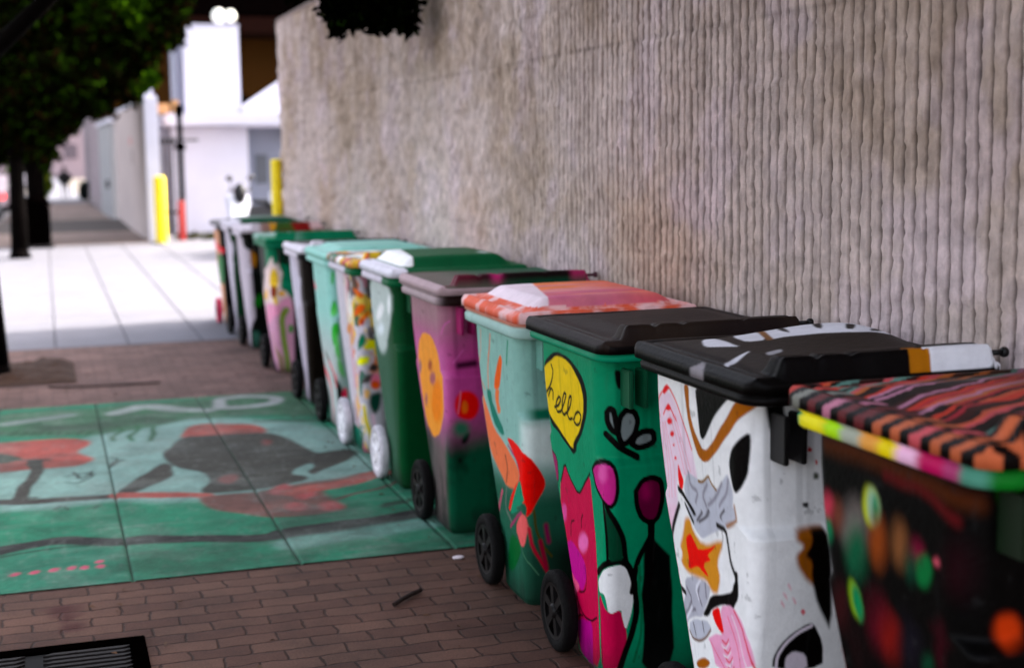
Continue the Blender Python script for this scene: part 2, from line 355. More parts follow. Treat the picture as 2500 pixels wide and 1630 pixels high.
["l",[0.246,0.553,0.188,0.52,0.206,0.496],[226,226,234],0.01,0.01],
["l",[0.124,0.459,0.032,0.412],[226,226,234],0.01,0.01],
["l",[0.452,0.729,0.463,0.705,0.444,0.675],[150,140,140],0.005,0.008],
["l",[0.59,0.806,0.6,0.779,0.6,0.766,0.497,0.739],[170,120,70],0.008,0.008],
["l",[0.299,0.435,0.243,0.405,0.167,0.378,0.087,0.371,0.061,0.388],[120,80,30],0.007,0.007],
["l",[0.328,0.823,0.362,0.827,0.41,0.854,0.426,0.837,0.463,0.823],[150,112,45],0.008,0.005],
["l",[0.156,0.773,0.19,0.769,0.222,0.752,0.254,0.732],[10,6,6],0.018,0.006],
["l",[0.193,0.742,0.214,0.725,0.241,0.705],[10,6,6],0.013,0.006],
["l",[0.135,0.729,0.082,0.685,0.021,0.628,0.024,0.597,0.021,0.557,0.026,0.536,0.0,0.503,0.074,0.489],[30,14,8],0.016,0.006],
["l",[0.021,0.54,0.024,0.506,0.024,0.472,0.026,0.449],[120,95,60],0.006,0.005],
["p",[0.172,0.702,0.214,0.712,0.233,0.678,0.291,0.655,0.45,0.698,0.452,0.682,0.402,0.631,0.423,0.594,0.392,0.547,0.344,0.54,0.299,0.563,0.22,0.553,0.132,0.553,0.079,0.567,0.087,0.611,0.138,0.661],[216,152,45],0,0.018],
["p",[0.101,0.594,0.093,0.584,0.074,0.574,0.056,0.567,0.021,0.56,0.026,0.567,0.024,0.574,0.021,0.58,0.024,0.59,0.008,0.594,0.058,0.607,0.077,0.611,0.095,0.611,0.103,0.604],[250,235,235],0,0.015],
["p",[0.156,0.651,0.204,0.668,0.225,0.655,0.262,0.631,0.421,0.685,0.32,0.634,0.357,0.631,0.283,0.601,0.328,0.574,0.27,0.58,0.243,0.587,0.18,0.57,0.143,0.567,0.161,0.597,0.153,0.624],[250,18,5],0,0.004],
["l",[0.423,0.732,0.484,0.729,0.497,0.692,0.511,0.651,0.545,0.621],[25,12,8],0.014,0.005],
["l",[0.55,0.624,0.548,0.577,0.516,0.543],[10,6,6],0.024,0.005],
["p",[0.328,0.53,0.439,0.557,0.513,0.574,0.529,0.604,0.563,0.617,0.563,0.567,0.516,0.536,0.436,0.53,0.333,0.496,0.286,0.466,0.225,0.459,0.286,0.496],[10,6,6],0,0.005],
["p",[0.405,0.52,0.518,0.54,0.606,0.506,0.656,0.459,0.677,0.398,0.328,0.334,0.288,0.395,0.257,0.405,0.339,0.428,0.423,0.442],[242,172,202],0,0.008],
["p",[0.323,0.489,0.397,0.516,0.413,0.486,0.434,0.449,0.397,0.445,0.349,0.462],[245,8,10],0,0.004],
["l",[0.524,0.53,0.616,0.482,0.672,0.398],[225,20,60],0.006,0.006],
["l",[0.471,0.503,0.516,0.472,0.566,0.432,0.595,0.385],[230,60,90],0.004,0.006],
["l",[0.508,0.513,0.569,0.469,0.64,0.395],[252,235,242],0.004,0.006],
["l",[0.286,0.401,0.339,0.381,0.436,0.354],[230,90,120],0.004,0.006],
["l",[0.41,0.425,0.452,0.422,0.476,0.442],[225,30,60],0.005,0.005],
["l",[0.402,0.412,0.444,0.408,0.479,0.432],[252,240,245],0.004,0.005],
["l",[0.429,0.405,0.471,0.401,0.495,0.422],[225,30,60],0.005,0.005],
["l",[0.418,0.391,0.463,0.388,0.497,0.412],[252,240,245],0.004,0.005],
["l",[0.444,0.385,0.484,0.378,0.513,0.401],[225,30,60],0.005,0.005],
["l",[0.436,0.371,0.484,0.368,0.516,0.391],[252,240,245],0.004,0.005],
["l",[0.466,0.364,0.505,0.358,0.529,0.378],[225,30,60],0.005,0.005],
["l",[0.458,0.351,0.503,0.348,0.537,0.371],[252,240,245],0.004,0.005],
["l",[0.026,0.439,0.029,0.391,0.029,0.368],[10,6,6],0.012,0.006],
["p",[0.257,0.337,0.241,0.327,0.222,0.321,0.183,0.31,0.145,0.304,0.111,0.3,0.095,0.304,0.085,0.307,0.095,0.314,0.124,0.324,0.164,0.334,0.201,0.341,0.225,0.341,0.249,0.341],[175,105,15],0,0.006],
["p",[0.788,0.756,0.844,0.759,0.873,0.756,0.868,0.597,0.82,0.621,0.786,0.665,0.778,0.695,0.802,0.715,0.775,0.736],[165,100,20],0,0.02],
["p",[0.825,0.752,0.881,0.752,0.915,0.469,0.862,0.553,0.831,0.631,0.831,0.671,0.807,0.692,0.828,0.719],[15,8,5],0,0.014],
["p",[0.844,0.945,0.844,0.945,0.841,0.941,0.839,0.941,0.836,0.941,0.833,0.941,0.831,0.945,0.831,0.948,0.831,0.951,0.833,0.951,0.836,0.955,0.839,0.951,0.841,0.951,0.844,0.948],[220,50,60],0,0.004],
["p",[0.833,0.81,0.833,0.806,0.831,0.803,0.825,0.803,0.823,0.803,0.817,0.806,0.815,0.806,0.815,0.81,0.815,0.813,0.817,0.816,0.823,0.816,0.825,0.816,0.831,0.816,0.833,0.813],[60,60,60],0,0.006],
["p",[0.86,0.911,0.86,0.911,0.86,0.908,0.857,0.908,0.857,0.908,0.854,0.908,0.854,0.911,0.852,0.914,0.854,0.914,0.854,0.918,0.854,0.918,0.857,0.918,0.86,0.914,0.86,0.914],[220,80,80],0,0.004],
["p",[0.865,0.877,0.865,0.874,0.862,0.87,0.857,0.87,0.854,0.87,0.852,0.87,0.849,0.874,0.849,0.881,0.849,0.884,0.852,0.887,0.854,0.887,0.857,0.887,0.862,0.884,0.865,0.881],[90,95,80],0,0.01],
["p",[0.82,0.54,0.82,0.536,0.817,0.536,0.815,0.533,0.812,0.533,0.809,0.536,0.807,0.54,0.804,0.543,0.807,0.547,0.807,0.547,0.809,0.55,0.812,0.55,0.817,0.547,0.82,0.543],[220,110,120],0,0.006],
["p",[0.767,0.614,0.77,0.607,0.77,0.607,0.77,0.604,0.77,0.604,0.767,0.607,0.764,0.611,0.762,0.614,0.759,0.617,0.759,0.621,0.759,0.621,0.759,0.621,0.762,0.621,0.764,0.617],[235,170,185],0,0.008],
["p",[0.757,0.59,0.757,0.587,0.759,0.584,0.759,0.58,0.759,0.58,0.757,0.584,0.754,0.587,0.751,0.59,0.749,0.594,0.746,0.597,0.746,0.601,0.749,0.597,0.751,0.597,0.754,0.594],[235,170,185],0,0.008],
["p",[0.749,0.57,0.751,0.567,0.751,0.563,0.751,0.56,0.751,0.56,0.749,0.563,0.746,0.567,0.743,0.57,0.741,0.574,0.741,0.577,0.741,0.58,0.741,0.58,0.743,0.577,0.746,0.574],[235,170,185],0,0.008],
["p",[0.786,0.574,0.788,0.57,0.788,0.567,0.788,0.567,0.788,0.567,0.786,0.567,0.783,0.57,0.78,0.577,0.778,0.58,0.775,0.584,0.775,0.584,0.778,0.584,0.78,0.58,0.783,0.58],[235,170,185],0,0.008],
["p",[0.709,1.09,0.764,1.08,0.764,0.985,0.717,0.992],[18,20,18],0,0.012],
["p",[0.725,0.395,0.727,0.425,0.746,0.459,0.778,0.486,0.828,0.506,0.852,0.506,0.886,0.452,0.897,0.374],[10,6,6],0,0.006],
["l",[0.738,0.391,0.741,0.428,0.764,0.462,0.799,0.486,0.846,0.499],[225,215,225],0.01,0.005],
["p",[0.767,0.388,0.77,0.425,0.794,0.439,0.833,0.425,0.846,0.378],[215,205,215],0,0.008]],"near":[["l",[0.066,1.043,0.288,1.046,0.521,1.039,0.68,1.022],[90,44,8],0.03,0.05],
["l",[0.352,1.022,0.518,1.022,0.635,0.982],[100,20,25],0.02,0.03],
["p",[0.098,0.911,0.09,0.897,0.079,0.887,0.063,0.877,0.005,0.867,0.029,0.877,0.021,0.884,0.026,0.897,0.021,0.908,0.042,0.921,0.063,0.931,0.077,0.931,0.087,0.928,0.095,0.921],[197.8,69.0,92.0],0,0.05],
["p",[0.079,0.857,0.071,0.843,0.061,0.833,0.037,0.823,0.021,0.82,0.024,0.827,0.026,0.837,0.024,0.847,0.021,0.857,0.024,0.867,0.0,0.867,0.066,0.881,0.074,0.877,0.077,0.867],[18.400000000000002,128.8,87.4],0,0.032400000000000005],
["p",[0.257,0.901,0.246,0.881,0.225,0.86,0.198,0.847,0.169,0.84,0.143,0.843,0.13,0.857,0.13,0.877,0.14,0.897,0.161,0.918,0.188,0.931,0.214,0.935,0.238,0.931,0.251,0.918],[128.8,119.60000000000001,115.0],0,0.09400000000000001],
["p",[0.243,0.847,0.233,0.823,0.212,0.8,0.19,0.786,0.161,0.779,0.145,0.786,0.138,0.803,0.14,0.827,0.151,0.85,0.167,0.87,0.193,0.887,0.214,0.891,0.233,0.884,0.241,0.867],[13.8,101.2,69.0],0,0.08300000000000002],
["p",[0.138,0.901,0.132,0.887,0.124,0.877,0.111,0.867,0.103,0.867,0.095,0.87,0.093,0.881,0.09,0.891,0.095,0.904,0.106,0.918,0.116,0.924,0.124,0.924,0.132,0.921,0.135,0.911],[128.8,73.60000000000001,55.2],0,0.07200000000000001],
["p",[0.32,0.951,0.317,0.935,0.309,0.918,0.294,0.908,0.278,0.904,0.262,0.908,0.251,0.921,0.246,0.938,0.251,0.958,0.257,0.972,0.27,0.982,0.288,0.985,0.304,0.982,0.315,0.968],[188.6,197.8,36.800000000000004],0,0.032400000000000005],
["p",[0.323,0.951,0.32,0.935,0.315,0.921,0.304,0.911,0.291,0.908,0.28,0.914,0.272,0.924,0.27,0.941,0.27,0.958,0.275,0.972,0.286,0.982,0.296,0.982,0.309,0.978,0.317,0.965],[151.8,184.0,161.0],0,0.032400000000000005],
["p",[0.323,0.945,0.317,0.928,0.317,0.918,0.309,0.911,0.307,0.911,0.299,0.914,0.294,0.924,0.294,0.938,0.294,0.951,0.299,0.965,0.304,0.972,0.309,0.972,0.315,0.965,0.317,0.955],[13.8,138.0,92.0],0,0.028000000000000004],
["p",[0.339,0.884,0.333,0.864,0.32,0.843,0.304,0.83,0.286,0.827,0.275,0.833,0.27,0.85,0.267,0.87,0.278,0.894,0.286,0.911,0.304,0.924,0.32,0.928,0.331,0.921,0.339,0.904],[151.8,78.2,27.6],0,0.07200000000000001],
["p",[0.436,0.901,0.434,0.884,0.423,0.867,0.407,0.857,0.394,0.854,0.378,0.857,0.373,0.87,0.37,0.887,0.378,0.908,0.386,0.921,0.399,0.931,0.415,0.935,0.429,0.931,0.436,0.918],[138.0,92.0,55.2],0,0.07200000000000001],
["p",[0.503,0.897,0.5,0.891,0.492,0.881,0.484,0.877,0.471,0.874,0.46,0.874,0.455,0.881,0.452,0.887,0.458,0.897,0.463,0.904,0.474,0.911,0.487,0.914,0.495,0.911,0.503,0.908],[138.0,9.200000000000001,64.4],0,0.061000000000000006],
["p",[0.476,0.867,0.471,0.857,0.466,0.847,0.455,0.84,0.444,0.837,0.436,0.84,0.431,0.847,0.431,0.857,0.434,0.867,0.442,0.877,0.45,0.884,0.458,0.884,0.468,0.884,0.474,0.877],[9.200000000000001,82.8,59.800000000000004],0,0.07200000000000001],
["p",[0.54,0.87,0.534,0.854,0.524,0.84,0.511,0.83,0.495,0.827,0.481,0.83,0.474,0.84,0.474,0.857,0.476,0.87,0.487,0.884,0.503,0.894,0.516,0.897,0.529,0.894,0.537,0.884],[9.200000000000001,119.60000000000001,64.4],0,0.028000000000000004],
["p",[0.571,0.894,0.569,0.891,0.566,0.887,0.563,0.887,0.558,0.887,0.556,0.887,0.553,0.887,0.553,0.891,0.55,0.891,0.556,0.894,0.561,0.897,0.563,0.897,0.566,0.897,0.569,0.894],[234.60000000000002,110.4,128.8],0,0.023600000000000003],
["p",[0.177,0.736,0.177,0.719,0.169,0.702,0.161,0.695,0.148,0.692,0.132,0.695,0.122,0.705,0.119,0.722,0.119,0.739,0.132,0.756,0.14,0.762,0.153,0.766,0.169,0.762,0.18,0.752],[138.0,174.8,27.6],0,0.028000000000000004],
["p",[0.183,0.729,0.185,0.715,0.18,0.702,0.169,0.692,0.156,0.688,0.151,0.695,0.14,0.705,0.135,0.719,0.135,0.732,0.14,0.746,0.153,0.756,0.169,0.759,0.18,0.756,0.18,0.742],[13.8,138.0,87.4],0,0.023600000000000003],
["p",[0.103,0.709,0.09,0.685,0.074,0.668,0.053,0.655,0.037,0.651,0.016,0.655,0.011,0.668,0.019,0.688,0.04,0.712,0.058,0.732,0.074,0.742,0.09,0.746,0.103,0.742,0.106,0.725],[64.4,18.400000000000002,23.0],0,0.07200000000000001],
["p",[0.307,0.719,0.299,0.698,0.28,0.678,0.257,0.665,0.238,0.661,0.22,0.665,0.209,0.678,0.209,0.695,0.22,0.715,0.238,0.736,0.267,0.749,0.288,0.752,0.304,0.749,0.309,0.739],[101.2,9.200000000000001,36.800000000000004],0,0.11600000000000002],
["p",[0.344,0.698,0.339,0.682,0.325,0.668,0.309,0.658,0.288,0.651,0.272,0.655,0.265,0.665,0.262,0.678,0.27,0.695,0.286,0.712,0.304,0.722,0.323,0.729,0.339,0.725,0.347,0.715],[138.0,27.6,18.400000000000002],0,0.09400000000000001],
["p",[0.011,0.574,0.019,0.567,0.016,0.56,0.016,0.557,0.016,0.557,0.019,0.563,0.019,0.57,0.016,0.577,0.019,0.587,0.019,0.594,0.019,0.597,0.016,0.594,0.016,0.59,0.016,0.584],[211.60000000000002,36.800000000000004,18.400000000000002],0,0.028000000000000004],
["p",[0.495,0.685,0.492,0.678,0.489,0.675,0.476,0.668,0.466,0.665,0.458,0.665,0.452,0.668,0.45,0.671,0.455,0.678,0.46,0.685,0.468,0.688,0.479,0.692,0.487,0.692,0.492,0.688],[9.200000000000001,82.8,55.2],0,0.05],
["p",[0.659,0.897,0.656,0.881,0.648,0.867,0.638,0.857,0.624,0.857,0.611,0.86,0.6,0.87,0.598,0.887,0.603,0.904,0.614,0.918,0.627,0.928,0.64,0.931,0.651,0.924,0.656,0.911],[46.0,4.6000000000000005,18.400000000000002],0,0.11600000000000002],
["p",[0.434,0.709,0.429,0.692,0.415,0.675,0.399,0.665,0.384,0.661,0.37,0.665,0.36,0.675,0.36,0.688,0.365,0.705,0.376,0.719,0.394,0.732,0.41,0.736,0.423,0.732,0.431,0.722],[32.2,27.6,41.4],0,0.11600000000000002],
["p",[0.54,0.732,0.534,0.712,0.534,0.698,0.529,0.688,0.526,0.688,0.521,0.695,0.518,0.709,0.518,0.725,0.532,0.746,0.558,0.759,0.569,0.769,0.571,0.769,0.577,0.762,0.556,0.749],[73.60000000000001,4.6000000000000005,27.6],0,0.07200000000000001],
["p",[0.73,1.11,0.802,1.11,0.804,0.992,0.764,0.992,0.725,1.019,0.717,1.083],[25,110,10],0,0.03],
["p",[0.746,1.026,0.743,1.016,0.741,1.009,0.738,1.005,0.735,1.005,0.733,1.012,0.733,1.016,0.733,1.026,0.733,1.032,0.735,1.039,0.741,1.043,0.743,1.043,0.746,1.039,0.746,1.032],[202.4,82.8,73.60000000000001],0,0.028000000000000004],
["p",[0.778,0.773,0.775,0.762,0.759,0.756,0.743,0.752,0.73,0.752,0.722,0.759,0.714,0.769,0.712,0.779,0.714,0.793,0.722,0.803,0.735,0.806,0.751,0.806,0.764,0.8,0.775,0.786],[197.8,69.0,13.8],0,0.032400000000000005]],"purple":[["p",[0.278,0.901,0.468,0.904,0.593,0.82,0.603,0.688,0.593,0.57,0.447,0.452,0.257,0.418,0.085,0.469,0.066,0.624,0.085,0.766,0.167,0.854],[252,160,60],0,0.01],
["p",[0.561,0.621,0.54,0.577,0.492,0.536,0.426,0.509,0.365,0.503,0.317,0.516,0.294,0.547,0.307,0.59,0.336,0.634,0.389,0.675,0.447,0.702,0.5,0.709,0.542,0.695,0.563,0.665],[255,140,20],0,0.05],
["p",[0.415,0.762,0.399,0.752,0.37,0.742,0.349,0.736,0.325,0.732,0.312,0.736,0.304,0.742,0.325,0.756,0.339,0.766,0.354,0.776,0.376,0.783,0.397,0.786,0.413,0.783,0.423,0.776],[175,90,60],0,0.03],
["p",[0.444,0.712,0.434,0.698,0.418,0.688,0.386,0.678,0.357,0.675,0.325,0.675,0.315,0.685,0.317,0.698,0.328,0.712,0.354,0.725,0.378,0.732,0.407,0.736,0.436,0.736,0.447,0.725],[180,110,110],0,0.03],
["p",[0.151,0.732,0.132,0.715,0.119,0.705,0.103,0.698,0.085,0.695,0.069,0.698,0.069,0.709,0.074,0.722,0.085,0.736,0.106,0.749,0.124,0.756,0.145,0.759,0.148,0.752,0.148,0.742],[170,120,130],0,0.03],
["p",[0.206,0.587,0.196,0.574,0.172,0.56,0.156,0.553,0.132,0.55,0.127,0.557,0.127,0.567,0.122,0.577,0.145,0.594,0.156,0.604,0.183,0.614,0.196,0.614,0.209,0.611,0.212,0.601],[190,120,110],0,0.03],
["p",[0.815,0.607,0.809,0.577,0.791,0.553,0.764,0.543,0.735,0.547,0.709,0.56,0.693,0.584,0.688,0.614,0.693,0.644,0.712,0.668,0.738,0.678,0.764,0.675,0.791,0.661,0.809,0.638],[250,15,10],0,0.02],
["p",[0.754,0.601,0.754,0.59,0.749,0.58,0.743,0.577,0.735,0.577,0.73,0.58,0.727,0.59,0.725,0.604,0.727,0.614,0.73,0.624,0.738,0.631,0.743,0.628,0.749,0.624,0.754,0.614],[255,120,20],0,0.02],
["l",[0.72,0.678,0.706,0.577],[240,130,160],0.006,0.008],
["p",[0.759,0.455,0.754,0.445,0.746,0.435,0.738,0.432,0.73,0.432,0.725,0.435,0.722,0.445,0.725,0.459,0.73,0.469,0.738,0.479,0.749,0.482,0.757,0.482,0.762,0.479,0.762,0.469],[15,25,20],0,0.02],
["p",[0.722,0.351,0.72,0.348,0.717,0.341,0.714,0.341,0.709,0.341,0.704,0.344,0.701,0.348,0.698,0.354,0.701,0.361,0.704,0.364,0.709,0.368,0.714,0.368,0.717,0.364,0.722,0.358],[20,30,25],0,0.02],
["p",[0.759,0.499,0.757,0.482,0.743,0.472,0.727,0.466,0.709,0.466,0.693,0.476,0.682,0.489,0.677,0.506,0.682,0.52,0.693,0.533,0.709,0.54,0.727,0.536,0.743,0.53,0.757,0.516],[60,120,95],0,0.05],
["l",[0.72,0.786,0.799,0.793],[70,5,50],0.03,0.03],
["l",[0.635,0.928,0.661,0.968,0.688,0.985],[225,110,190],0.004,0.008],
["l",[0.693,0.8,0.746,0.854],[225,120,190],0.004,0.008]],"teal":[["l",[0.114,1.026,0.095,0.931,0.011,0.847,0.108,0.786],[225,140,110],0.008,0.006],
["l",[0.272,1.019,0.249,0.965,0.201,0.887,0.172,0.793],[235,125,70],0.012,0.006],
["p",[0.415,0.962,0.444,0.938,0.415,0.894,0.354,0.816,0.262,0.803,0.325,0.884],[250,110,20],0,0.008],
["l",[0.54,1.019,0.521,0.968,0.505,0.935],[20,150,115],0.014,0.012],
["p",[0.045,0.779,0.095,0.722,0.183,0.641,0.349,0.604,0.516,0.557,0.574,0.523,0.508,0.452,0.323,0.435,0.164,0.486,0.045,0.536,0.029,0.648],[232,130,85],0,0.014],
["p",[0.278,0.806,0.357,0.816,0.331,0.773,0.32,0.722,0.267,0.715],[235,130,75],0,0.01],
["p",[0.122,0.786,0.222,0.8,0.214,0.739,0.362,0.651,0.291,0.631,0.177,0.671],[30,135,115],0,0.012],
["l",[0.331,0.56,0.357,0.513,0.309,0.455],[110,60,50],0.012,0.012],
["l",[0.394,0.611,0.516,0.577,0.558,0.543],[170,30,120],0.01,0.01],
["l",[0.196,0.408,0.0,0.287,0.045,0.189,0.048,0.094],[200,90,120],0.016,0.012],
["l",[0.296,0.432,0.22,0.341,0.352,0.304],[120,130,120],0.014,0.012],
["p",[0.381,0.638,0.468,0.644,0.579,0.628,0.672,0.604,0.714,0.553,0.738,0.499,0.733,0.466,0.701,0.418,0.672,0.371,0.648,0.358,0.659,0.398,0.632,0.422,0.474,0.371,0.288,0.337,0.37,0.401,0.492,0.469,0.574,0.503,0.553,0.557,0.45,0.604],[252,16,4],0,0.005],
["p",[0.566,0.503,0.606,0.476,0.643,0.418,0.468,0.371,0.54,0.371,0.317,0.331,0.452,0.422],[25,150,115],0,0.006],
["p",[0.59,0.374,0.653,0.364,0.669,0.314,0.638,0.24,0.566,0.236,0.447,0.29],[232,110,110],0,0.01],
["l",[0.317,0.28,0.59,0.374],[170,60,110],0.014,0.01],
["l",[0.69,0.388,0.698,0.317,0.73,0.243,0.775,0.196],[90,80,15],0.01,0.01],
["p",[0.304,0.256,0.54,0.25,0.563,0.199,0.312,0.098,0.151,0.094],[0,110,55],0,0.012],
["l",[0.566,0.236,0.661,0.182,0.709,0.128],[90,140,110],0.005,0.006],
["l",[0.669,0.314,0.685,0.236,0.754,0.135],[190,15,60],0.014,0.012],
["l",[0.722,0.26,0.749,0.152],[160,10,60],0.02,0.015],
["l",[0.746,0.324,0.762,0.256],[150,20,90],0.02,0.02]],"b7":[["p",[0.048,1.066,0.5,1.08,0.635,1.026,0.619,0.921,0.505,0.813,0.328,0.695,0.161,0.678,0.05,0.813],[190,200,196],0,0.05],
["p",[0.392,0.908,0.349,0.884,0.299,0.864,0.243,0.85,0.201,0.847,0.18,0.854,0.183,0.87,0.204,0.891,0.246,0.914,0.299,0.935,0.349,0.948,0.392,0.951,0.413,0.945,0.421,0.931],[250,250,252],0,0.04],
["p",[0.606,0.962,0.598,0.941,0.582,0.924,0.556,0.911,0.54,0.911,0.524,0.918,0.518,0.935,0.521,0.955,0.537,0.978,0.553,0.995,0.579,1.009,0.595,1.009,0.606,1.002,0.608,0.985],[235,240,242],0,0.03],
["p",[0.373,0.82,0.357,0.806,0.323,0.793,0.278,0.783,0.235,0.779,0.201,0.783,0.177,0.789,0.177,0.803,0.196,0.816,0.23,0.83,0.275,0.84,0.315,0.843,0.349,0.84,0.373,0.833],[225,232,235],0,0.05]],"b6":[["p",[0.616,0.982,0.667,0.975,0.701,0.945,0.693,0.924,0.656,0.935],[238,120,40],0,0.02],
["p",[0.598,0.816,0.635,0.874,0.675,0.894,0.709,0.884,0.69,0.847,0.651,0.83],[240,110,20],0,0.02],
["p",[0.645,0.759,0.648,0.796,0.685,0.83,0.727,0.857,0.725,0.83,0.69,0.789],[240,130,10],0,0.02],
["p",[0.69,0.789,0.688,0.779,0.682,0.773,0.677,0.766,0.672,0.766,0.667,0.773,0.664,0.779,0.664,0.786,0.664,0.796,0.669,0.803,0.675,0.806,0.68,0.806,0.685,0.803,0.688,0.796],[190,60,0],0,0.02],
["p",[0.606,0.611,0.632,0.675,0.677,0.732,0.698,0.695,0.682,0.651],[0,130,95],0,0.02],
["p",[0.672,0.641,0.714,0.692,0.751,0.685,0.762,0.644,0.714,0.628],[250,230,0],0,0.02],
["p",[0.508,0.536,0.643,0.587,0.717,0.594,0.698,0.54],[252,235,0],0,0.02],
["p",[0.696,0.513,0.73,0.55,0.77,0.53,0.743,0.493],[70,65,65],0,0.02],
["p",[0.64,0.428,0.688,0.482,0.743,0.486,0.714,0.435],[95,85,85],0,0.02],
["p",[0.786,0.445,0.783,0.428,0.772,0.415,0.759,0.408,0.743,0.408,0.73,0.418,0.72,0.432,0.717,0.449,0.72,0.466,0.73,0.479,0.746,0.486,0.759,0.482,0.775,0.476,0.783,0.462],[240,130,160],0,0.03],
["p",[0.778,0.415,0.775,0.405,0.764,0.395,0.754,0.391,0.738,0.391,0.725,0.398,0.717,0.408,0.714,0.418,0.717,0.432,0.727,0.439,0.741,0.445,0.754,0.445,0.767,0.439,0.775,0.428],[240,100,20],0,0.02],
["p",[0.669,0.398,0.712,0.385,0.696,0.334,0.667,0.341],[245,190,120],0,0.02],
["p",[0.704,0.361,0.783,0.381,0.78,0.277,0.735,0.229,0.701,0.297],[20,80,65],0,0.03],
["p",[0.622,0.307,0.68,0.31,0.704,0.179,0.746,0.061,0.727,0.0,0.682,0.0,0.672,0.128],[245,235,235],0,0.02],
["l",[0.661,0.283,0.675,0.192,0.701,0.115,0.72,0.01],[225,205,0],0.03,0.02],
["p",[0.058,0.145,0.495,0.142,0.569,0.057,0.593,0.0,0.177,0.0,0.056,0.027],[20,130,105],0,0.02],
["l",[0.722,0.229,0.735,0.125,0.735,0.061],[235,205,220],0.03,0.02],
["l",[0.201,0.27,0.37,0.169],[150,120,120],0.04,0.03],
["p",[0.442,0.736,0.421,0.719,0.394,0.705,0.354,0.695,0.317,0.692,0.286,0.695,0.259,0.702,0.267,0.719,0.278,0.732,0.325,0.749,0.378,0.759,0.421,0.762,0.45,0.759,0.452,0.749],[215,150,90],0,0.03],
["p",[0.503,0.671,0.489,0.658,0.46,0.644,0.434,0.638,0.399,0.634,0.376,0.638,0.354,0.644,0.36,0.658,0.373,0.671,0.394,0.682,0.431,0.692,0.463,0.695,0.487,0.692,0.505,0.685],[220,170,120],0,0.03]],"b5":[["p",[0.669,1.036,0.685,1.016,0.675,0.948,0.656,0.948],[60,180,60],0,0.02],
["p",[0.667,0.854,0.688,0.813,0.685,0.752,0.624,0.742,0.627,0.779],[60,180,60],0,0.02],
["p",[0.577,0.638,0.688,0.722,0.696,0.644,0.643,0.54],[60,180,60],0,0.02],
["p",[0.053,0.975,0.034,0.951,0.164,0.877,0.05,0.877],[240,120,140],0,0.02],
["p",[0.638,0.769,0.677,0.81,0.68,0.756,0.632,0.746],[110,200,110],0,0.03],
["p",[0.659,0.651,0.69,0.601,0.693,0.445,0.645,0.516],[110,200,110],0,0.03],
["p",[0.667,0.472,0.706,0.445,0.72,0.337,0.68,0.378],[110,200,110],0,0.03],
["l",[0.04,0.445,0.021,0.364,0.339,0.287,0.41,0.162,0.344,0.0],[225,110,120],0.05,0.02],
["l",[0.227,0.479,0.468,0.401,0.63,0.31],[90,85,60],0.03,0.02],
["l",[0.357,0.428,0.64,0.364,0.643,0.287],[220,120,130],0.03,0.02],
["p",[0.651,0.351,0.698,0.277,0.706,0.179,0.709,0.0,0.624,0.0,0.653,0.179],[15,35,28],0,0.02],
["p",[0.735,0.229,0.733,0.213,0.727,0.196,0.717,0.189,0.709,0.189,0.701,0.199,0.696,0.213,0.693,0.233,0.698,0.253,0.704,0.267,0.712,0.277,0.722,0.277,0.73,0.267,0.735,0.25],[245,50,95],0,0.02]],"b4":[["p",[0.053,1.053,0.299,1.056,0.386,0.935,0.55,0.918,0.384,0.736,0.198,0.651,0.177,0.533,0.037,0.526,0.056,0.786,0.053,0.901],[205,198,212],0,0.012],
["p",[0.032,0.671,0.278,0.692,0.09,0.388,0.071,0.017,0.063,0.024,0.058,0.162,0.042,0.449],[195,188,200],0,0.02]],"b3":[["p",[0.672,0.992,0.677,0.931,0.701,0.918,0.722,0.945,0.727,0.891,0.751,0.85,0.73,0.783,0.725,0.725,0.783,0.685,0.82,0.587,0.815,0.381,0.048,0.348,0.026,0.513,0.04,0.648,0.302,0.8,0.296,0.854,0.598,0.914],[240,215,212],0,0.02],
["p",[0.169,0.503,0.675,0.56,0.72,0.628,0.802,0.658,0.82,0.567,0.815,0.374,0.048,0.341],[240,170,200],0,0.04],
["p",[0.651,0.877,0.69,0.891,0.712,0.823,0.698,0.729,0.68,0.661,0.696,0.587,0.667,0.574,0.635,0.661,0.569,0.752],[250,200,60],0,0.02],
["p",[0.688,0.695,0.685,0.671,0.675,0.655,0.664,0.644,0.643,0.641,0.595,0.648,0.556,0.665,0.553,0.688,0.579,0.712,0.638,0.736,0.656,0.746,0.672,0.746,0.682,0.736,0.688,0.719],[150,50,20],0,0.03],
["p",[0.759,0.678,0.757,0.668,0.746,0.661,0.735,0.658,0.722,0.658,0.709,0.661,0.701,0.671,0.698,0.682,0.704,0.692,0.712,0.698,0.725,0.702,0.738,0.702,0.749,0.698,0.757,0.688],[245,180,40],0,0.02],
["p",[0.381,0.655,0.347,0.631,0.299,0.611,0.241,0.597,0.188,0.594,0.135,0.597,0.0,0.604,0.135,0.634,0.172,0.658,0.222,0.678,0.278,0.692,0.325,0.695,0.36,0.688,0.384,0.675],[245,190,90],0,0.03],
["p",[0.108,0.557,0.82,0.594,0.825,0.283,0.823,0.0,0.661,0.0,0.397,0.067,0.148,0.256,0.045,0.385],[215,165,190],0,0.03],
["p",[0.167,0.56,0.717,0.597,0.712,0.482,0.034,0.364],[238,165,195],0,0.03],
["l",[0.762,0.54,0.72,0.482,0.725,0.324,0.751,0.115,0.751,0.0],[130,160,60],0.05,0.03],
["p",[0.817,0.374,0.815,0.358,0.809,0.344,0.799,0.337,0.791,0.337,0.78,0.344,0.775,0.358,0.775,0.374,0.778,0.391,0.783,0.405,0.791,0.412,0.802,0.412,0.809,0.405,0.815,0.391],[60,160,60],0,0.02],
["l",[0.479,0.314,0.685,0.152,0.696,0.0],[160,140,110],0.05,0.04],
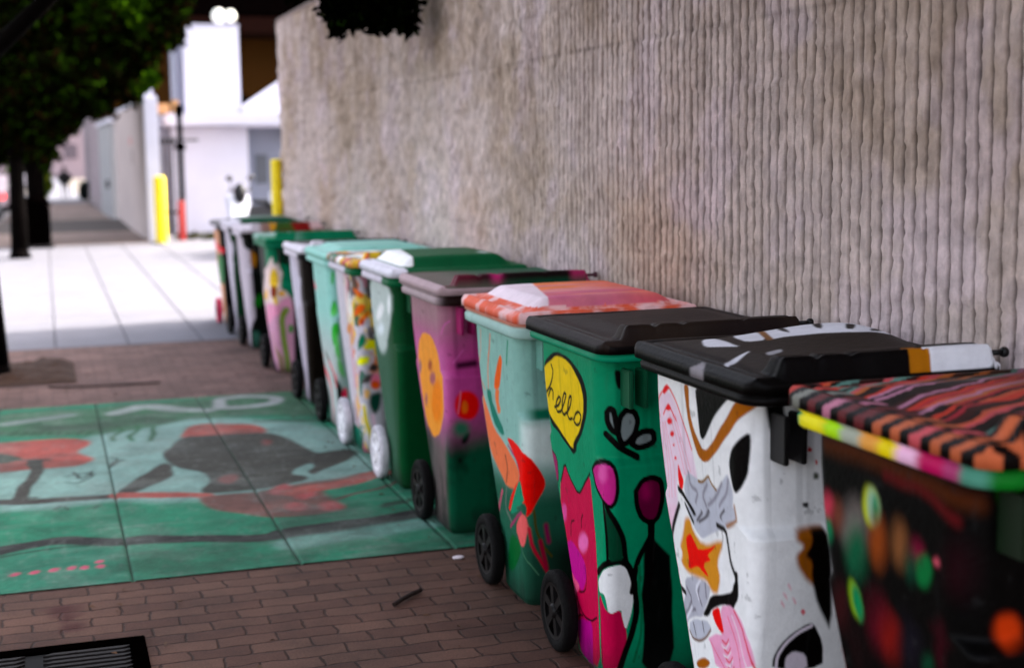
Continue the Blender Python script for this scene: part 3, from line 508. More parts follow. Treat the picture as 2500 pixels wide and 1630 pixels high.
["p",[0.751,0.509,0.749,0.499,0.743,0.489,0.735,0.482,0.73,0.482,0.722,0.489,0.717,0.499,0.717,0.509,0.72,0.523,0.725,0.533,0.73,0.536,0.738,0.536,0.746,0.53,0.751,0.523],[130,150,40],0,0.03]],"b2":[["p",[0.056,1.019,0.688,0.999,0.693,0.705,0.704,0.206,0.378,0.192,0.04,0.513,0.032,0.736],[198,188,198],0,0.02],
["p",[0.698,0.951,0.751,0.891,0.73,0.789,0.693,0.789],[190,130,30],0,0.04],
["p",[0.696,0.476,0.759,0.543,0.788,0.489,0.754,0.405,0.69,0.415],[20,120,30],0,0.03],
["p",[0.653,0.175,0.741,0.172,0.706,0.0,0.667,0.0],[60,110,95],0,0.03],
["p",[0.659,0.0,0.712,0.0,0.706,0.0,0.669,0.0],[225,90,120],0,0.03]],"b1":[["p",[0.058,0.975,0.635,0.978,0.645,0.86,0.061,0.064,0.063,0.071,0.04,0.513],[198,190,202],0,0.02],
["p",[0.558,0.057,0.712,0.142,0.733,0.061,0.672,0.0],[120,75,30],0,0.04]],"b0":[["p",[0.058,0.989,0.058,0.948,0.656,0.857,0.645,0.786,0.058,0.843,0.058,0.901],[215,120,130],0,0.03],
["l",[0.058,0.877,0.653,0.847],[225,40,60],0.05,0.02],
["p",[0.061,0.793,0.058,0.752,0.037,0.577,0.037,0.584],[225,215,60],0,0.03],
["p",[0.037,0.574,0.04,0.55,0.056,0.263,0.063,0.088,0.063,0.135,0.045,0.445],[240,130,50],0,0.03],
["p",[0.201,0.796,0.661,0.803,0.632,0.472,0.093,0.439,0.048,0.611],[0,120,60],0,0.03]]}
LIDS = {"white":[["p",[0.32,0.656,0.432,0.716,0.613,0.727,0.642,0.578,0.611,0.382,0.632,0.294,0.509,0.272,0.297,0.365,0.246,0.369,0.299,0.52],[225,225,232],0,0.008],
["p",[0.262,0.618,0.311,0.639,0.29,0.524,0.238,0.372,0.186,0.395,0.2,0.484],[225,225,232],0,0.008],
["p",[0.127,0.536,0.164,0.519,0.144,0.395,0.147,0.339,0.111,0.391,0.085,0.439],[225,225,232],0,0.008],
["l",[0.321,0.635,0.312,0.555,0.246,0.369],[140,95,40],0.02,0.006],
["p",[0.37,0.57,0.375,0.527,0.327,0.39,0.331,0.466],[25,20,18],0,0.008],
["p",[0.47,0.547,0.497,0.535,0.413,0.371,0.409,0.412],[25,20,18],0,0.008],
["p",[0.506,0.409,0.532,0.397,0.481,0.322,0.46,0.332],[25,20,18],0,0.008],
["p",[0.552,0.349,0.602,0.367,0.545,0.295,0.51,0.291],[25,20,18],0,0.008],
["p",[-0.06,0.34,-0.042,0.281,-0.01,0.234,-0.044,0.183,-0.074,0.212],[150,145,150],0,0.008],
["p",[0.017,0.189,0.08,0.245,0.142,0.27,0.089,0.225,0.012,0.15],[225,225,232],0,0.008],
["p",[0.153,0.214,0.209,0.241,0.202,0.21,0.14,0.169],[180,180,185],0,0.008]],"hello":[["l",[0.029,0.68,0.275,0.711],[10,130,95],0.012,0.006],
["l",[0.416,0.731,0.675,0.788],[10,130,95],0.012,0.006]]}
MURAL = [["p",[-0.388,8.505,-0.213,8.67,0.201,9.012,0.304,9.462,0.782,9.574,1.3,9.21,1.6,8.94,1.656,8.301,1.711,7.463,1.461,7.353,1.207,7.159,0.583,7.126,0.257,7.341,-0.05,7.239,-0.348,7.311],[150,185,175],0,0.156],
["p",[-0.442,10.11,0.303,10.093,1.014,10.237,1.733,10.313,1.668,9.454,1.652,9.221,0.937,9.511,0.314,9.102,-0.414,9.257],[72,125,92],0,0.13],
["l",[-0.303,9.707,0.07,9.863],[150,165,158],0.12,0.05],
["l",[0.372,9.819,0.576,10.066,0.75,9.827,0.961,9.741],[175,185,180],0.14,0.05],
["l",[1.076,9.777,1.087,10.117,1.295,10.166,1.495,10.039,1.449,9.837,1.234,9.713,1.076,9.777],[185,190,188],0.1,0.05],
["l",[0.329,8.894,0.383,9.357],[50,115,75],0.03,0.03],
["l",[0.424,8.856,0.482,9.317],[50,115,75],0.03,0.03],
["l",[0.519,8.819,0.582,9.277],[50,115,75],0.03,0.03],
["l",[-0.344,9.331,-0.316,9.437],[40,100,65],0.03,0.02],
["l",[-0.289,9.309,-0.26,9.415],[40,100,65],0.03,0.02],
["l",[-0.234,9.287,-0.205,9.393],[40,100,65],0.03,0.02],
["l",[-0.179,9.265,-0.149,9.371],[40,100,65],0.03,0.02],
["l",[-0.124,9.243,-0.094,9.348],[40,100,65],0.03,0.02],
["l",[-0.069,9.221,-0.038,9.326],[40,100,65],0.03,0.02],
["l",[-0.015,9.199,0.017,9.304],[40,100,65],0.03,0.02],
["l",[0.04,9.177,0.073,9.282],[40,100,65],0.03,0.02],
["l",[0.095,9.155,0.128,9.26],[40,100,65],0.03,0.02],
["l",[0.149,9.134,0.183,9.238],[40,100,65],0.03,0.02],
["p",[-0.407,9.057,-0.195,9.103,0.081,9.06,0.21,8.942,0.169,8.765,0.097,8.669,0.17,8.401,0.121,8.249,-0.044,8.258,-0.208,8.24,-0.379,8.226],[190,100,88],0,0.052000000000000005],
["p",[-0.396,8.742,-0.282,8.727,-0.19,8.571,-0.255,8.453,-0.387,8.476],[70,85,65],0,0.039],
["l",[-0.2,8.517,-0.066,8.493],[78,76,66],0.05,0.02],
["l",[-0.122,8.486,-0.131,8.076,-0.16,7.784,-0.178,7.509],[78,76,66],0.075,0.02],
["l",[-0.208,7.543,-0.109,7.527],[78,76,66],0.03,0.02],
["p",[0.768,9.13,0.91,9.255,1.192,9.105,1.259,8.933,1.227,8.805,0.986,8.799,0.69,8.817],[190,100,88],0,0.039],
["p",[0.72,8.872,0.99,8.832,1.232,8.838,1.334,8.593,1.381,8.284,1.407,8.09,1.496,8.115,1.643,8.118,1.664,7.988,1.477,7.772,1.405,7.636,1.293,7.521,1.279,7.631,1.339,7.716,1.33,7.858,1.213,7.711,1.172,7.594,1.257,7.509,1.226,7.394,1.079,7.352,0.914,7.319,0.703,7.307,0.693,7.405,0.759,7.626,0.714,7.826,0.619,7.998,0.569,8.215,0.611,8.527],[78,76,66],0,0.0325],
["p",[0.621,8.025,0.53,7.715,0.41,7.515,0.28,7.4,0.266,7.523,0.357,7.682,0.46,7.952,0.563,8.132],[78,76,66],0,0.026000000000000002],
["l",[-0.355,7.532,-0.148,7.452,0.05,7.443,0.262,7.454],[70,60,52],0.1,0.02],
["l",[0.262,7.454,0.502,7.361,0.698,7.262],[190,100,88],0.12,0.02],
["p",[0.698,7.262,1.014,7.281,1.68,7.528,1.641,7.359,1.332,7.254,1.286,7.128,1.312,6.934,1.318,6.757,1.173,6.686,1.005,6.689,0.843,6.792,0.717,6.966,0.638,7.172],[140,98,88],0,0.052000000000000005],
["p",[1.069,6.961,1.138,7.002,1.174,6.855,1.101,6.789,1.051,6.851],[196,96,96],0,0.052000000000000005],
["p",[1.223,6.902,1.293,6.942,1.326,6.797,1.252,6.731,1.203,6.792],[196,96,96],0,0.052000000000000005],
["p",[1.045,7.341,1.116,7.387,1.155,7.226,1.079,7.152,1.026,7.219],[196,96,96],0,0.052000000000000005],
["p",[1.151,7.204,1.223,7.248,1.258,7.092,1.182,7.02,1.131,7.086],[196,96,96],0,0.052000000000000005],
["l",[1.147,7.182,1.391,7.28,1.661,7.445],[190,100,88],0.13,0.02],
["l",[1.232,9.2,1.548,9.095,1.801,9.008],[85,60,52],0.03,0.02],
["l",[1.326,6.951,1.514,7.087,1.675,7.219],[120,75,70],0.03,0.03],
["p",[0.812,7.709,0.882,7.744,0.91,7.618,0.851,7.49,0.795,7.562],[140,72,66],0,0.039],
["p",[1.187,8.618,1.237,8.533,1.175,8.366,1.149,8.439],[130,66,60],0,0.039],
["l",[0.04,8.01,0.116,8.059,0.167,7.96,0.109,7.803,0.047,7.852],[50,65,55],0.014,0.012],
["l",[0.074,8.103,0.111,7.878,0.16,8.069],[50,65,55],0.014,0.012],
["l",[0.25,8.428,0.304,8.348,0.259,8.084,0.325,8.311],[50,65,55],0.014,0.012],
["l",[-0.05,7.239,-0.001,7.307,0.007,7.196],[50,65,55],0.014,0.012],
["l",[0.113,7.177,0.174,7.24],[50,65,55],0.014,0.012],
["l",[0.194,7.254,0.162,7.179],[50,65,55],0.014,0.012],
["l",[1.502,6.751,1.655,6.824],[50,85,65],0.05,0.05],
["l",[1.53,6.784,1.613,6.783],[50,85,65],0.05,0.05],
["p",[-0.323,6.575,-0.01,6.597,0.256,6.55,0.237,6.006,0.254,5.878,-0.297,5.814],[45,140,112],0,0.195],
["l",[-0.322,6.54,-0.185,6.592,-0.009,6.633,0.256,6.55,0.613,6.452,0.926,6.37,1.267,6.41,1.601,6.522,1.751,6.548],[40,42,36],0.13,0.02],
["l",[0.935,6.422,1.282,6.483,1.615,6.579],[40,42,36],0.12,0.02],
["l",[-0.319,6.454,-0.055,6.508,0.121,6.529],[20,85,60],0.02,0.02],
["l",[0.994,6.217,1.238,6.27,1.65,6.362],[130,180,165],0.2,0.1],
["l",[-0.219,6.131,-0.209,6.149],[214,96,128],0.035,0.02],
["l",[-0.143,6.136,-0.134,6.153],[214,96,128],0.035,0.02],
["l",[-0.067,6.146,-0.057,6.164],[214,96,128],0.035,0.02],
["l",[0.006,6.152,0.016,6.169],[214,96,128],0.035,0.02],
["l",[0.066,6.149,0.076,6.167],[214,96,128],0.035,0.02],
["l",[0.147,6.235,0.158,6.253],[214,96,128],0.035,0.02],
["l",[0.145,6.16,0.156,6.178],[214,96,128],0.035,0.02]]

# ------------------------------------------------------------------ the ground
def gz(y):
    """The street is level as far as the driveway and falls gently away beyond it."""
    y = np.asarray(y, float)
    return -.0172 * np.clip(y - 30, 0, 50) - .006 * np.clip(y - 80, 0, None)
def gzf(y): return float(gz(y))

def brick_mat(name, c1, c2, mortar, w=.212, h=.100, attr=False):
    m = bpy.data.materials.new(name); m.use_nodes = True
    n = m.node_tree.nodes; l = m.node_tree.links; b = n['Principled BSDF']
    b.inputs['Roughness'].default_value = .85; b.inputs['Specular IOR Level'].default_value = .25
    tc = n.new('ShaderNodeTexCoord'); nz = n.new('ShaderNodeTexNoise'); nz.inputs['Scale'].default_value = 9; nz.inputs['Detail'].default_value = 4
    l.new(tc.outputs['Object'], nz.inputs['Vector'])
    va = n.new('ShaderNodeVectorMath'); va.operation = 'MULTIPLY_ADD'; va.inputs[1].default_value = (.045, .045, .045)
    l.new(nz.outputs['Color'], va.inputs[0]); l.new(tc.outputs['Object'], va.inputs[2])
    bt = n.new('ShaderNodeTexBrick'); bt.inputs['Scale'].default_value = 1.0
    bt.inputs['Brick Width'].default_value = w; bt.inputs['Row Height'].default_value = h; bt.inputs['Mortar Size'].default_value = .007
    bt.inputs['Mortar Smooth'].default_value = .9; bt.inputs['Bias'].default_value = 0
    bt.inputs['Color1'].default_value = col4(c1); bt.inputs['Color2'].default_value = col4(c2); bt.inputs['Mortar'].default_value = col4(mortar)
    l.new(va.outputs[0], bt.inputs['Vector'])
    n2 = n.new('ShaderNodeTexNoise'); n2.inputs['Scale'].default_value = 1.7; n2.inputs['Detail'].default_value = 9; n2.inputs['Roughness'].default_value = .7
    l.new(tc.outputs['Object'], n2.inputs['Vector'])
    mr = n.new('ShaderNodeMapRange'); mr.inputs[1].default_value = .3; mr.inputs[2].default_value = .7; mr.inputs[3].default_value = .55; mr.inputs[4].default_value = 1.5
    l.new(n2.outputs['Fac'], mr.inputs[0])
    n3 = n.new('ShaderNodeTexNoise'); n3.inputs['Scale'].default_value = 130; n3.inputs['Detail'].default_value = 3
    l.new(tc.outputs['Object'], n3.inputs['Vector'])
    m3 = n.new('ShaderNodeMapRange'); m3.inputs[1].default_value = .3; m3.inputs[2].default_value = .7; m3.inputs[3].default_value = .75; m3.inputs[4].default_value = 1.25
    l.new(n3.outputs['Fac'], m3.inputs[0])
    mm = n.new('ShaderNodeMath'); mm.operation = 'MULTIPLY'; l.new(mr.outputs[0], mm.inputs[0]); l.new(m3.outputs[0], mm.inputs[1])
    sc = n.new('ShaderNodeVectorMath'); sc.operation = 'SCALE'; l.new(bt.outputs['Color'], sc.inputs[0]); l.new(mm.outputs[0], sc.inputs['Scale'])
    last = sc.outputs[0]
    if attr:
        a = n.new('ShaderNodeAttribute'); a.attribute_name = 'paint'
        mx = n.new('ShaderNodeMix'); mx.data_type = 'RGBA'; l.new(a.outputs['Alpha'], mx.inputs[0]); l.new(last, mx.inputs[6]); l.new(a.outputs['Color'], mx.inputs[7]); last = mx.outputs[2]
    l.new(last, b.inputs['Base Color'])
    inv = n.new('ShaderNodeMath'); inv.operation = 'MULTIPLY_ADD'; inv.inputs[1].default_value = -1.0; inv.inputs[2].default_value = 1.0
    l.new(bt.outputs['Fac'], inv.inputs[0])
    ad = n.new('ShaderNodeMath'); ad.operation = 'MULTIPLY_ADD'; ad.inputs[1].default_value = .35; l.new(n3.outputs['Fac'], ad.inputs[0]); l.new(inv.outputs[0], ad.inputs[2])
    bp = n.new('ShaderNodeBump'); bp.inputs['Strength'].default_value = .8; bp.inputs['Distance'].default_value = .008
    l.new(ad.outputs[0], bp.inputs['Height']); l.new(bp.outputs[0], b.inputs['Normal'])
    return m

def sheet(name, x0, x1, y0, y1, z, m, dy=4.0, kind='structure'):
    ny = max(2, int((y1 - y0) / dy) + 1); ys = np.linspace(y0, y1, ny); v = []
    for y in ys: v += [(x0, y, gz(y) + z), (x1, y, gz(y) + z)]
    return tag(link_mesh(name, v, grid_faces(2, ny), m), kind=kind)

M_concrete = mat('pale_concrete', (118, 117, 124), .85, noise=.12, nscale=2.2, bump=.3, bscale=60)
M_asphalt = mat('asphalt', (70, 68, 68), .9, noise=.2, nscale=3, bump=.4, bscale=90)
M_brick_near = brick_mat('brick_paving_brown', (104, 78, 66), (86, 60, 50), (62, 42, 33), attr=True)
M_brick_mid = brick_mat('brick_paving_dusty', (124, 100, 94), (106, 84, 78), (84, 64, 58))
M_brick_far = brick_mat('brick_paving_far', (146, 128, 118), (130, 112, 104), (96, 80, 74))
M_white = mat('white_painted_wall', (202, 202, 214), .7, noise=.05, nscale=1.5, bump=.15, bscale=30)
M_grey_wall = mat('grey_block_wall_paint', (176, 164, 162), .9, noise=.12, nscale=1.4, bump=.5, bscale=18)
M_far_wall = mat('pale_facade_paint', (176, 166, 170), .85, noise=.06, nscale=.8)
M_dark_metal = mat('dark_metal', (6, 4, 4), .8, noise=.3, nscale=20, spec=0)
M_yellow = mat('yellow_bollard_paint', (240, 214, 0), .5, noise=.14, nscale=12, bump=.1, bscale=60)
M_black_rubber = mat('black_rubber', (14, 11, 11), .8, noise=.25, nscale=25, bump=.4, bscale=90, spec=.12)
M_bark = mat('bark', (12, 7, 6), .95, noise=.35, nscale=14, bump=1.0, bscale=22, spec=.03)

# one sheet to the horizon, the road beside the pavement, kerb
ys = np.concatenate([[-40], np.arange(-10, 100, 5), [140, 300, 900]])
v = []
for y in ys: v += [(-600, y, gz(y) - .155), (600, y, gz(y) - .155)]
tag(link_mesh('ground', v, grid_faces(2, len(ys)), mat('dusty_ground', (132, 124, 116), .95, noise=.15, nscale=.6)), kind='structure')
sheet('road', -9.5, -1.36, -12, 260, -.145, M_asphalt)
v = []; f = []
kp = [(-1.36, -.145), (-1.36, -.02), (-1.34, 0.0), (-1.18, 0.0), (-1.18, -.02)]
yk = np.arange(-12, 160, 4.0)
for y in yk:
    for (x, z) in kp: v.append((x, y, float(gz(y)) + z))
tag(link_mesh('kerb', v, grid_faces(len(kp), len(yk)), mat('kerb_concrete', (150, 142, 138), .9, bump=.3)), kind='structure')
# near brick paving with spilt paint
nx, ny = 90, 220
X, Y = np.meshgrid(np.linspace(-1.18, 2.42, nx), np.linspace(-3, 5.893, ny))
al = np.zeros(X.shape); pc = np.zeros(X.shape + (3,)); pc[:] = lin((70, 8, 10))
for (px, py, r) in ((-.02, 5.62, .085), (.02, 5.40, .07), (.0, 5.52, .06)):
    d = np.hypot((X - px), (Y - py)) + .03 * (vnoise(X * 30, Y * 30, 3) - .5); al = np.maximum(al, .8 * smooth(r, r * .3, d) if False else .8 * (1 - smooth(r * .4, r, d)))
o = link_mesh('near_paving', np.stack([X, Y, X * 0], -1), grid_faces(nx, ny), M_brick_near, colors=pc.reshape(-1, 3))
ca = o.data.color_attributes['paint']; buf = np.ones((nx * ny, 4), np.float32); buf[:, :3] = pc.reshape(-1, 3); buf[:, 3] = al.ravel(); ca.data.foreach_set('color', buf.ravel())
tag(o, kind='structure')
sheet('middle_paving', -1.18, 2.42, 10.268, 13.35, 0, M_brick_mid)
sheet('far_paving', -1.18, 1.872, 28.0, 72, 0, M_brick_far)
sheet('far_pavement', -1.18, 2.0, 72, 200, 0, M_concrete)
# driveway slabs with joints
def slabs(name, xs, ys, m, z=0.0, gap=.006, kind='structure'):
    mb = MB()
    for i in range(len(xs) - 1):
        for j in range(len(ys) - 1):
            mb.box(xs[i] + gap / 2, xs[i + 1] - gap / 2, ys[j] + gap / 2, ys[j + 1] - gap / 2, z - .07, z, bev=.006)
    return tag(mb.build(name, m), kind=kind)
slabs('driveway', [-1.18, .02, .66, 1.32, 2.02, 4.2, 6.4, 9.2], [13.362, 15.9, 18.6, 21.4, 24.6, 28.0], M_concrete, z=.002)
tag(MB().box(-1.18, 9.3, 10.2, 40, -.16, -.068).build('driveway_bed', mat('joint_dirt', (70, 60, 55), .95)), kind='structure')
tag(MB().box(2.0, 9.3, 28.0, 34, -.07, .002).build('yard_floor', M_concrete), kind='structure')
# expansion crack that wanders beside the first joint
# painted mural slab
MX = [-1.18, -.37, .262, .953, 1.63, 2.42]; MY0, MY1 = 5.90, 10.262
gx = []; 
for i in range(len(MX) - 1):
    a, b = MX[i], MX[i + 1]
    gx += [(a, -.016), (a + .007, -.003)] + [(a + .012 + (b - a - .024) * t, 0.0) for t in np.linspace(0, 1, int((b - a) / .0125))] + [(b - .007, -.003)]
gx += [(MX[-1], -.016)]
gxx = np.array([g[0] for g in gx]); gzz = np.array([g[1] for g in gx])
gy = np.concatenate([np.linspace(MY0, 8.0, 190), np.linspace(8.012, MY1, 160)])
X, Y = np.meshgrid(gxx, gy); Z = np.broadcast_to(gzz, X.shape).copy() + .003 + .0015 * fbm(X * 9, Y * 9, 4)
s = X.ravel(); t = Y.ravel()
base = np.zeros((s.size, 3)); base[:] = lin((30, 146, 112))
base = paint(MURAL, s, t, base, wob=.03, wf=5.0)
wear = fbm(s * 3, t * 3, 21, 5); w2 = fbm(s * 40, t * 14, 31, 3)
w3 = fbm(s * 3.2, t * 22, 41, 4)
k = (smooth(.50, .70, wear) * .40 + smooth(.58, .8, w2) * .35 + smooth(.56, .76, w3) * .30).clip(0, .8)[:, None]
base = base * (1 - k) + (base * .5 + lin((168, 176, 168)) * .42) * k
base *= .60
k = (smooth(.52, .75, fbm(s * 1.8 + 9, t * 1.8, 51, 5)) * .45)[:, None]; base = base * (1 - k) + lin((46, 52, 42)) * k * .7
base *= (.62 + .76 * fbm(s * 7, t * 7, 77, 4))[:, None] * (.8 + .4 * fbm(s * 60, t * 60, 78, 2))[:, None]
joint = (Z.ravel() < -.004)
base[joint] = lin((52, 78, 62))
tag(link_mesh('painted_paving', np.stack([X, Y, Z], -1), grid_faces(len(gxx), len(gy)), mat('street_paint', rough=.8, noise=.10, nscale=30, bump=.4, bscale=70, attr=True, spec=.25), colors=base), kind='structure')
tag(MB().box(-1.18, 2.42, MY0 - .004, MY1 + .004, -.12, -.014).build('slab_bed', mat('joint_dirt')), kind='structure')

# ------------------------------------------------------------------ ribbed block wall
WX, WY1, WZ = 2.39, 15.2, 3.04
pitch = .0575; course = .2176; z_ref = 1.75 - .012
def rib_height(y, z):
    """Outward distance of the split ribbed face."""
    row = np.floor((z - z_ref) / course + 50)
    zz = (z - z_ref) / course - np.floor((z - z_ref) / course)
    yy = y + .0014 * (vnoise(y * 3, z * 5, 3) - .5) * 2
    rid = np.floor(yy / pitch); ph = yy / pitch - rid
    def edge_noise(k, sd): return (.105 + .035 * (vnoise(k * 7.13, z * 13, sd) - .35) + .06 * (vnoise(k * 3.71, z * 41, sd + 1) - .5) + .035 * (vnoise(k * 5.3, z * 110, sd + 2) - .5)) * (1 - .35 * (vnoise(k * 1.9, row * 2.7, sd + 3)))
    gl = np.maximum(edge_noise(rid, 12), .03); gr = np.maximum(edge_noise(rid + .5, 22), .03)
    g = smooth(gl, gl + .07, ph) * smooth(gr, gr + .07, 1 - ph)
    rough = .006 * (fbm(y * 30, z * 30, 40, 3) - .5) + .007 * (vnoise(y * 90, z * 70, 41) - .5) + .004 * (fbm(y * 6, z * 9, 60, 3) - .5) + smooth(5.6, 8.2, y) * (.040 * (fbm(y * 7, z * 10, 61, 3) - .5) + .022 * (vnoise(y * 17 + row * 3.3, z * 13, 63) - .5))
    block = .006 * (vnoise(np.floor(y / .41 + (row % 2) * .5) * 3.7, row * 5.3, 90) - .5)
    far = 1 - .72 * smooth(5.6, 8.2, y)
    h = far * g * (.024 + .006 * (vnoise(rid * 9.7, row * 4.1, 77) - .5)) + rough * (.35 + .65 * g) + block
    m = smooth(.0, .035, np.minimum(zz, 1 - zz) + .03 * (vnoise(y * 20, row * 9.1, 44)))
    h = h - .003 * (1 - m)
    return h, g, m
ycols = []; y = -1.5
while y < WY1:
    ycols.append(y); y += pitch / (14 if y < 6 else 10 if y < 8.5 else 6)
ycols.append(WY1); ycols = np.array(ycols)
zrows = np.concatenate([np.linspace(-.05, .9, 14), np.arange(.92, WZ, .0165), [WZ]])
Yg, Zg = np.meshgrid(ycols, zrows)
Hh, G, Mj = rib_height(Yg.ravel(), Zg.ravel())
V = np.stack([WX - Hh, Yg.ravel(), Zg.ravel()], -1)
mot = fbm(Yg.ravel() * 1.1, Zg.ravel() * 1.6, 14, 5); fine = fbm(Yg.ravel() * 25, Zg.ravel() * 25, 17, 3)
c = np.zeros((Yg.size, 3)); c[:] = lin((203, 188, 183))
k = smooth(.40, .66, mot)[:, None]; c = c * (1 - k * .55) + lin((176, 156, 134)) * k * .55
k = smooth(.52, .7, fbm(Yg.ravel() * 3.3 + 5, Zg.ravel() * 3.3, 24, 4))[:, None] * .35; c = c * (1 - k) + lin((216, 200, 210)) * k
c *= (.62 + .76 * fine)[:, None]
st = (smooth(.38, .62, fbm(Yg.ravel() * 7, Zg.ravel() * .8, 66, 4)) * smooth(1.45, 2.7, Zg.ravel() + .5 * vnoise(Yg.ravel() * 2, Zg.ravel(), 67)) * .42)[:, None]      # streaky shading painted into the colour to dim the upper wall
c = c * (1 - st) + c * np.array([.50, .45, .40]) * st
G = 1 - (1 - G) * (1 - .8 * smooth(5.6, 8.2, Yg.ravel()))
c *= (1 - .93 * (1 - G))[:, None] * np.array([1, 1 - .06, 1 - .14]) ** (1 - G)[:, None]; c *= (1 - .38 * (1 - Mj))[:, None]  # grooves browned and darkened in the colour to deepen their shade
M_block = mat('split_ribbed_block', rough=.95, noise=.08, nscale=60, bump=.5, bscale=120, attr=True, spec=.15)
wall = thing('block_wall', (0, 0, 0), 'long tall grey wall of split ribbed blocks running behind the painted bins', 'wall')
F = grid_faces(len(ycols), len(zrows))[:, ::-1].copy()
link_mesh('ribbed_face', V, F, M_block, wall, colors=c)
core = MB().box(WX + .012, WX + .6, -1.5, WY1 - .002, -.1, WZ - .005)
core.build('wall_core', M_grey_wall, wall)
MB().box(WX - .012, WX + .62, -1.5, WY1 + .006, WZ + .001, WZ + .035, bev=.008).build('coping', mat('coping_grey', (150, 136, 132), .95, noise=.2, nscale=6, bump=.8, bscale=30), wall)

# ------------------------------------------------------------------ bins
M_paint = mat('spray_painted_plastic', rough=.48, noise=.07, nscale=22, bump=.16, bscale=75, attr=True, spec=.07)
M_plastic = mat('black_plastic', (12, 10, 10), .6, spec=.1, noise=.2, nscale=20, bump=.2, bscale=80)
KK = (14, 10, 11)
def rrect(u, x0, x1, y0, y1, r):
    """rounded rectangle, u in 0..4, same order as the body"""
    side = np.floor(u % 4).astype(int); t = (u % 4) - side
    w = x1 - x0; d = y1 - y0; L = np.where(side % 2 == 0, d, w); q = r * math.pi / 4
    p = t * (L - 2 * r + 2 * q)
    a1 = np.clip(p / r, 0, math.pi / 4); a2 = np.clip((p - q - (L - 2 * r)) / r, 0, math.pi / 4); st = np.clip(p - q, 0, L - 2 * r)
    al = r - r * np.sin(math.pi / 4 - a1) + st + r * np.sin(a2)
    ow = np.where(p < q, -r + r * np.cos(math.pi / 4 - a1), np.where(p > q + L - 2 * r, -r + r * np.cos(a2), 0.0))
    x = np.select([side == 0, side == 1, side == 2, side == 3], [x0 - ow, x0 + al, x1 + ow, x1 - al])
    y = np.select([side == 0, side == 1, side == 2, side == 3], [y1 - al, y0 - ow, y0 + al, y1 + ow])
    return x, y
RX0, RX1, RY0, RY1 = -.012, .675, -.045, .655

def make_body(parent, ops, basefn, res):
    us = np.concatenate([np.linspace(0, 2, int(2 * .66 / res), endpoint=False), np.linspace(2, 4, 60, endpoint=False)])
    zs = np.concatenate([[0, .006, .015, .028], np.arange(.04, 1.11, res * 1.25), [1.11]])
    U, Z = np.meshgrid(us, zs); P = body_points(U, Z).reshape(-1, 3)
    s = U.ravel() * SU; z = Z.ravel()
    dn = .0045 * (fbm(s * 3.5 + len(ops), z * 3.0, 91, 3) - .5) + .0016 * (fbm(s * 14, z * 11, 92, 2) - .5)
    ctr = np.array([.33, .33]); dv = P[:, :2] - ctr; P[:, :2] += dv / np.linalg.norm(dv, axis=1)[:, None] * dn[:, None]
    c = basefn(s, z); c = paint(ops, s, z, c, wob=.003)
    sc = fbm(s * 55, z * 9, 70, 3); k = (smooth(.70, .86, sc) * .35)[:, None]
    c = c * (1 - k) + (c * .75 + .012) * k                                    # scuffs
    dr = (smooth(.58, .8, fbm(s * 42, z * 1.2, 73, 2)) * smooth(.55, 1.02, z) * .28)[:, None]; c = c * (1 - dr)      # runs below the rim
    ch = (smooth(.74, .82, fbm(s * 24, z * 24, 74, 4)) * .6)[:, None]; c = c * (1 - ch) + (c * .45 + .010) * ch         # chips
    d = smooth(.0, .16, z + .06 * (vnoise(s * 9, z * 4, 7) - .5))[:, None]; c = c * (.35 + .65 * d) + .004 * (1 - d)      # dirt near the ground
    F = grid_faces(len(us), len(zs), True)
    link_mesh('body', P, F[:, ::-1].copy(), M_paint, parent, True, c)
    MB().box(.075, .575, .125, .385, .004, .02).build('base', M_plastic, parent)

def make_rim(parent, colfn, lip=.07):
    prof = [(-.006, 1.050), (.006, 1.046), (.026, 1.048), (.032, 1.056), (.033, 1.080), (.026, 1.086), (.027, 1.094), (.034, 1.099), (.034, 1.122), (.028, 1.128), (.0, 1.130), (-.02, 1.13)]
    prof = [(o, 1.13 - (1.13 - z) * lip / .084) for o, z in prof]
    us = np.linspace(0, 4, 220, endpoint=False); V = []
    for (o, z) in prof:
        x, y = rrect(us, RX0 - o + .012, RX1 + o - .012, RY0 - o + .01, RY1 + o - .01, .05 + o)
        V.append(np.stack([x, y, 0 * x + z], -1))
    V = np.array(V).reshape(-1, 3); s = np.tile(us * SU, len(prof))
    c = colfn(s, V[:, 2]); c = c * (.9 + .2 * fbm(s * 20, V[:, 2] * 40, 2))[:, None]
    k = (smooth(.62, .8, fbm(s * 30, V[:, 2] * 60, 12)) * .3)[:, None]; c = c * (1 - k) + (c * .8 + .012) * k
    link_mesh('rim', V, grid_faces(len(us), len(prof), True)[:, ::-1].copy(), M_paint, parent, True, c)

